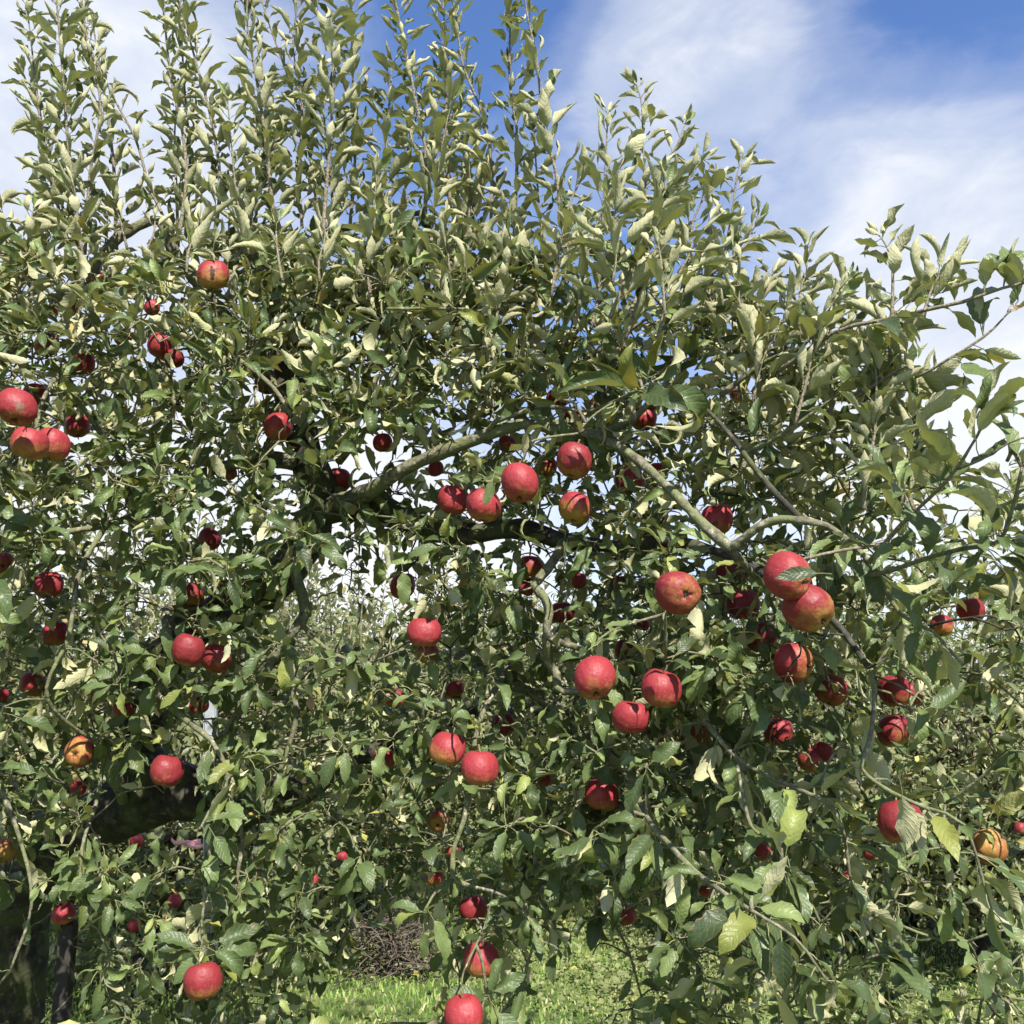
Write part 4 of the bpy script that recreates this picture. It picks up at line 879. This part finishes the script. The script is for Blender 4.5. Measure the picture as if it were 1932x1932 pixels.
for (u, v, d, dv, nv, size, tint) in [(1545, 1082, 1.50, (-1, .05, .1), (0, .5, .9), .072, .1), (1700, 1490, 1.67, (.12, -1, .05), (.8, .1, -.6), .082, .4), (430, 1222, 2.2, (-.2, -1, .1), (.4, .1, -.9), .06, .8), (760, 1080, 2.35, (.15, -1, .1), (.2, .2, .9), .07, .7), (930, 905, 2.1, (-.25, -1, .2), (-.5, .4, .9), .05, .7), (800, 1760, 2.15, (.1, -1, .1), (.1, .2, .9), .07, .5)]:
    q = P(u, v, d); dd_ = RIGHT*dv[0]+UP*dv[1]-FWD*dv[2]; n_v = RIGHT*nv[0]+UP*nv[1]-FWD*nv[2]
    add_leaf(q-unit(dd_)*.02, unit(dd_), n_v, size/1.0, own_at(q), roll=.5, curl=.3, wave=.35, tint=tint)
A = LV.arrays()
# fruit and openings: leaves do not grow where the photo shows the fruit or the sky free
keep = np.ones(len(A['L']), bool)
d_ = unit(A['d']); b0 = A['p']+d_*A['pet'][:, None]
isrow = A['own'] >= 1000
samples = [b0+d_*(A['L']*f)[:, None] for f in (.15, .5, .85)]
proj = [project(s) for s in samples]
for (u, v, d, r, op, pos, top, w) in AP:
    hit = np.zeros(len(keep), bool); sh_ = np.zeros(len(keep), bool)
    for (pu, pv, pd), s in zip(proj, samples):
        hit |= (np.hypot(pu-u, pv-v) < w*.5+9) & (pd < d+.02)
        hit |= np.linalg.norm(s-pos, axis=1) < r*1.02
        q = s-pos; al = q @ SUN; perp = np.linalg.norm(q-al[:, None]*SUN, axis=1); sh_ |= (al > 0) & (perp < r*.8)
    keep &= ~(hit & (rng.random(len(keep)) < (1 if op > .97 else 1-(1-op)*.8)))
    keep &= ~(sh_ & (rng.random(len(keep)) < (.55 if op > .97 else .35)*op))
for bi, (i0, i1), pr in [(3, (0, .8), .85), (4, (0, .8), .7), (6, (.1, .85), .85), (7, (.2, .8), .6), (8, (.2, .8), .6), (9, (.42, .85), .9), (10, (0, .65), .9), (11, (.25, 1), .45), (27, (.15, .7), .85), (28, (.2, .75), .6), (29, (.2, .7), .6), (31, (.42, .9), .8), (34, (.3, .8), .7), (33, (.1, .8), .7), (23, (.2, .75), .7), (25, (.2, .8), .6)]:
    p, r = branch_paths[bi]; n_ = len(p); p = p[int(i0*n_):int(i1*n_)]; r = r[int(i0*n_):int(i1*n_)]
    hit = np.zeros(len(keep), bool)
    for q, rr in list(zip(p, r))[::2]:
        u, v, d = project(q); w = rr/d*F+7
        for (pu, pv, pd) in proj: hit |= (np.hypot(pu-u, pv-v) < w-3) & (pd < d+.01)
        for s_ in samples:
            al = (s_-q) @ SUN; hit |= (al > 0.02) & (np.linalg.norm(s_-q-al[:, None]*SUN, axis=1) < rr+.006) & (rng.random(len(keep)) < .7)
    keep &= ~(hit & (rng.random(len(keep)) < pr*.8))
for (a, b, ru, rv, pr) in HOLES:
    pu, pv, _ = proj[1]
    keep &= ~((((pu-a)/ru)**2+((pv-b)/rv)**2 < 1) & (rng.random(len(keep)) < pr))
near_ = np.min([pd for (_, _, pd) in proj], axis=0)
keep &= near_ > 1.36
keep[forced:] = True
A = {k: v[keep] for k, v in A.items()}
print('leaves', len(A['L']))

root = bpy.data.objects.new('apple_tree', None); col.objects.link(root); root.location = BASE
tag(root, 'big old apple tree full of red apples, upright shoots on top, dark trunk at left', 'tree')
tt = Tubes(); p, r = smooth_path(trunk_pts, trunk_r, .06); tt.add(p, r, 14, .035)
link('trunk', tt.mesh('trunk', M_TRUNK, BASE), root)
for k, (p, r) in enumerate(branch_paths):
    t = Tubes(); thick = max(r) > .02
    t.add(p, r*(1+.10*np.sin(np.arange(len(r))*.9+k)*np.sin(np.arange(len(r))*.37)), 10 if thick else 7, .06)
    for (own, path, rr) in twigs:
        if own == k: t.add(path, rr, 5, .03)
    m = {'t': M_TRUNK, 'b': M_BRANCH, 'w': M_TWIG}[BR[k][2]]
    me = t.mesh('branch', m, BASE)
    o = link('branch', me, root)
    sel = A['own'] == k
    if sel.any():
        link('foliage', leaf_mesh('foliage', {x: y[sel] for x, y in A.items()}, M_LEAF, 11, 5, True, BASE), o)
for k, (p, r) in enumerate(shoot_paths):
    t = Tubes(); t.add(p, r, 6, .02); o = link('shoot', t.mesh('shoot', M_TWIG, BASE), root)
    sel = A['own'] == 1000+k
    link('foliage', leaf_mesh('foliage', {x: y[sel] for x, y in A.items()}, M_LEAF, 11, 5, True, BASE), o)

# ------------------------------------------------------------------ fruit on the trees behind
def crown_hit(u, v):
    w = ray(u, v); best = None
    for (loc, sc, H, R_, low) in tree_info:
        c = loc+np.array([0, 0, (low+H)/2*sc]); ax = np.array([R_, R_, (H-low)/2])*sc*.97
        o_ = (CAM-c)/ax; dd = w/ax; aa = dd@dd; bb = 2*o_@dd; cc = o_@o_-1; disc = bb*bb-4*aa*cc
        if disc > 0:
            t = (-bb-math.sqrt(disc))/2/aa
            if best is None or t < best: best = t
    return None if best is None else CAM+w*best
FAR = [(258, 1586, 18, 'small red apple on the far tree, seen under the big dark limb'), (255, 1746, 16, 'small pink apple on the far tree below the pink ribbon'), (144, 1800, 18, 'small orange apple beside the dark stake'), (275, 1985, 16, None),
       (672, 1690, 14, 'small red apple on the far tree right of the post, level with the hanging twig'), (700, 1712, 13, 'tiny pink apple on the far tree left of the low leaf fan'), (645, 1618, 14, 'small red apple in the dim far foliage left of the hanging twig'), (590, 1660, 13, 'small dull red apple on the far tree, left of the dim foliage'),
       (1112, 1715, 16, 'small pink apple on the far tree over the grass opening'), (1195, 1822, 13, 'small pale orange apple low over the sunlit grass'), (770, 1640, 18, 'small orange apple left of the little orange and dark apple'), (735, 1690, 14, 'tiny red apple above the dry brush pile'),
       (1776, 1808, 30, 'bright orange red apple on the pale tree, upper of two at lower right'), (1782, 1842, 34, 'bright orange red apple on the pale tree, lower of two at lower right'), (1560, 1810, 18, 'small pink apple on the pale tree at the bottom, left of the bright two'), (1640, 1745, 14, 'small dull red apple on the pale tree above the bright two'), (1925, 1562, 18, 'small red apple at the right edge on the pale tree'), (1600, 1655, 15, 'small dark red apple on the pale tree under the wine red one'),
       (1262, 1730, 14, 'small dim red apple left of the bright leafy branch on the far tree'), (480, 1655, 14, 'small red apple on the far tree right of the pink ribbon'), (450, 1760, 13, 'small pink red apple low on the far tree, beside a hanging twig'), (210, 1850, 15, 'small dull apple low on the far tree right of the dark stake'), (330, 1700, 13, 'tiny red apple on the far tree straight below the pink ribbon')]
for (u, v, w, lab) in FAR:
    h = crown_hit(u, v)
    if h is None or lab is None: print('no crown', u, v); continue
    h = h+unit(CAM-h)*.28; d = (h-CAM) @ FWD; r = max(w/F*d/2, .032)
    if r > .05: r = .05
    o = link('apple', AP_MESH[1]); o.location = h; o.scale = (r, r, r); o.rotation_euler = (random.uniform(-.4, .4), random.uniform(-.4, .4), random.uniform(0, 6))
    o.color = (.62, random.choice((0.0, .2, .5)), 0, 1)
    tag(o, lab, 'apple', 'small apples on the trees behind')

# ------------------------------------------------------------------ post, ribbon, stake with vine, brush pile
def box_verts(x0, x1, y0, y1, z0, z1):
    return np.array([[x, y, z] for z in (z0, z1) for y in (y0, y1) for x in (x0, x1)], float)
BOXQ = np.array([[0, 2, 3, 1], [4, 5, 7, 6], [0, 1, 5, 4], [2, 6, 7, 3], [0, 4, 6, 2], [1, 3, 7, 5]])
def boxes(name, lst, mat):
    V = np.concatenate([box_verts(*b) for b in lst]); Q = np.concatenate([BOXQ+8*k for k in range(len(lst))])
    return make_mesh(name, V, [Q], mat, False)
pt = P(352, 1330, 4.3); pb = P(376, 1700, 4.3); dirp = unit(pt-pb); foot = pb-dirp*(pb[2]/dirp[2]); Lp = np.linalg.norm(pt-foot)
rot = Vector(dirp).to_track_quat('Z', 'Y')
# an open steel channel: web and two lips, butted
bl = [(-.030, .030, -.002, .001, -.25, Lp), (-.030, -.026, -.022, -.0025, -.25, Lp), (.026, .030, -.022, -.0025, -.25, Lp)]
post = link('trellis_post', boxes('trellis_post', bl, M_GALV)); post.location = foot
post.rotation_euler = (Matrix.Rotation(math.atan2(dirp[0], dirp[2]), 4, 'Y')).to_euler()
tag(post, 'grey galvanised steel channel post leaning slightly behind the dark red apple', 'post')
rb = P(366, 1590, 4.25); t = Tubes()
ring = [[math.cos(a)*.032, math.sin(a)*.022-.008, .004*math.sin(a*2)] for a in np.linspace(0, 2*math.pi, 14)]
def ribbon_mesh():
    V = []; Q = []
    for seq in (ring, [[-.02, -.032, 0], [-.04, -.045, .008], [-.065, -.05, .004], [-.085, -.045, .02]], [[-.02, -.033, 0], [.0, -.05, -.006], [.03, -.05, -.012], [.055, -.045, -.008]]):
        b = len(V)
        for k, p_ in enumerate(seq):
            h = .011-.0012*k*(len(seq) < 6); V += [[p_[0], p_[1], p_[2]-h], [p_[0], p_[1], p_[2]+h], [p_[0], p_[1]+.001, p_[2]-h], [p_[0], p_[1]+.001, p_[2]+h]]
        for k in range(len(seq)-1):
            i = b+4*k; Q += [[i, i+4, i+5, i+1], [i+2, i+3, i+7, i+6], [i+1, i+5, i+7, i+3], [i, i+2, i+6, i+4]]
    return make_mesh('pink_ribbon', np.array(V), [np.array(Q)], M_RIBBON, True)
o = link('pink_ribbon', ribbon_mesh()); o.location = rb; tag(o, 'pink plastic ribbon tied round the grey steel post', 'ribbon')
sp_ = P(121, 1850, 2.9)
hs = P(121, 1745, 2.9)[2]
stake = link('wooden_stake', boxes('wooden_stake', [(-.021, .021, -.021, .021, -.1, hs), (-.018, .018, -.018, .018, hs+.0, hs+.006)], M_STAKE)); stake.location = (sp_[0], sp_[1], 0)
bm_mod = stake.modifiers.new('edge', 'BEVEL'); bm_mod.width = .003; bm_mod.segments = 2
tag(stake, 'upright square dark wooden stake beside the big dark trunk', 'stake')
# vine climbing the stake
vroot = bpy.data.objects.new('climbing_vine', None); col.objects.link(vroot); vroot.location = (sp_[0], sp_[1], 0)
tv = Tubes(); a_ = np.linspace(0, 9*math.pi, 150); z_ = np.linspace(0.01, hs-.08, 150)
vp = np.stack([np.cos(a_)*.034, np.sin(a_)*.034, z_], 1); tv.add(vp, np.full(150, .0013), 4)
link('stem', tv.mesh('vine_stem', M_TWIG), vroot)
k = 46; ii = rng.integers(40, 149, k); VA = dict(p=vp[ii], d=unit(np.stack([np.cos(a_[ii]), np.sin(a_[ii]), rng.uniform(-.6, .6, k)], 1)), n=np.tile(UPV, (k, 1))+rng.normal(0, .4, (k, 3)), L=rng.uniform(.02, .035, k), W=rng.uniform(.009, .016, k), roll=np.full(k, .4), curl=np.full(k, .3), wave=np.full(k, .1), ph=rng.uniform(0, 6, k), tint=rng.uniform(.3, .8, k), yel=np.zeros(k), pet=np.full(k, .006))
link('foliage', leaf_mesh('vine_leaves', VA, M_LEAF, 5, 3), vroot)
tag(vroot, 'thin small leaved vine twining up the dark stake', 'vine')
# dry brush pile
tb = Tubes(); bc = np.array([ground_at(765, 6.8)[0], 6.8, 0])
for _ in range(320):
    a = rng.uniform(0, 6.28); rr = abs(rng.normal(0, .16)); s = np.array([math.cos(a)*rr*1.15, math.sin(a)*rr*.7, rng.uniform(.0, .34)*math.exp(-(rr/.42)**2)+.01])
    d = unit(np.array([rng.normal(0, 1), rng.normal(0, .7), rng.normal(0, .6)])); ln = rng.uniform(.12, .4)
    e = s+d*ln; e[2] = max(e[2], .01); m = (s+e)/2+jit(.05); m[2] = max(m[2], .02)
    p, r = smooth_path([s, m, e], [.0045, .0035, .0018], .06); tb.add(p, r*rng.uniform(.6, 1.3), 4)
bp = link('brush_pile', tb.mesh('brush_pile', M_DRY)); bp.location = bc
tag(bp, 'brown pile of dry twigs on the grass at the foot of the trees behind', 'brush pile')
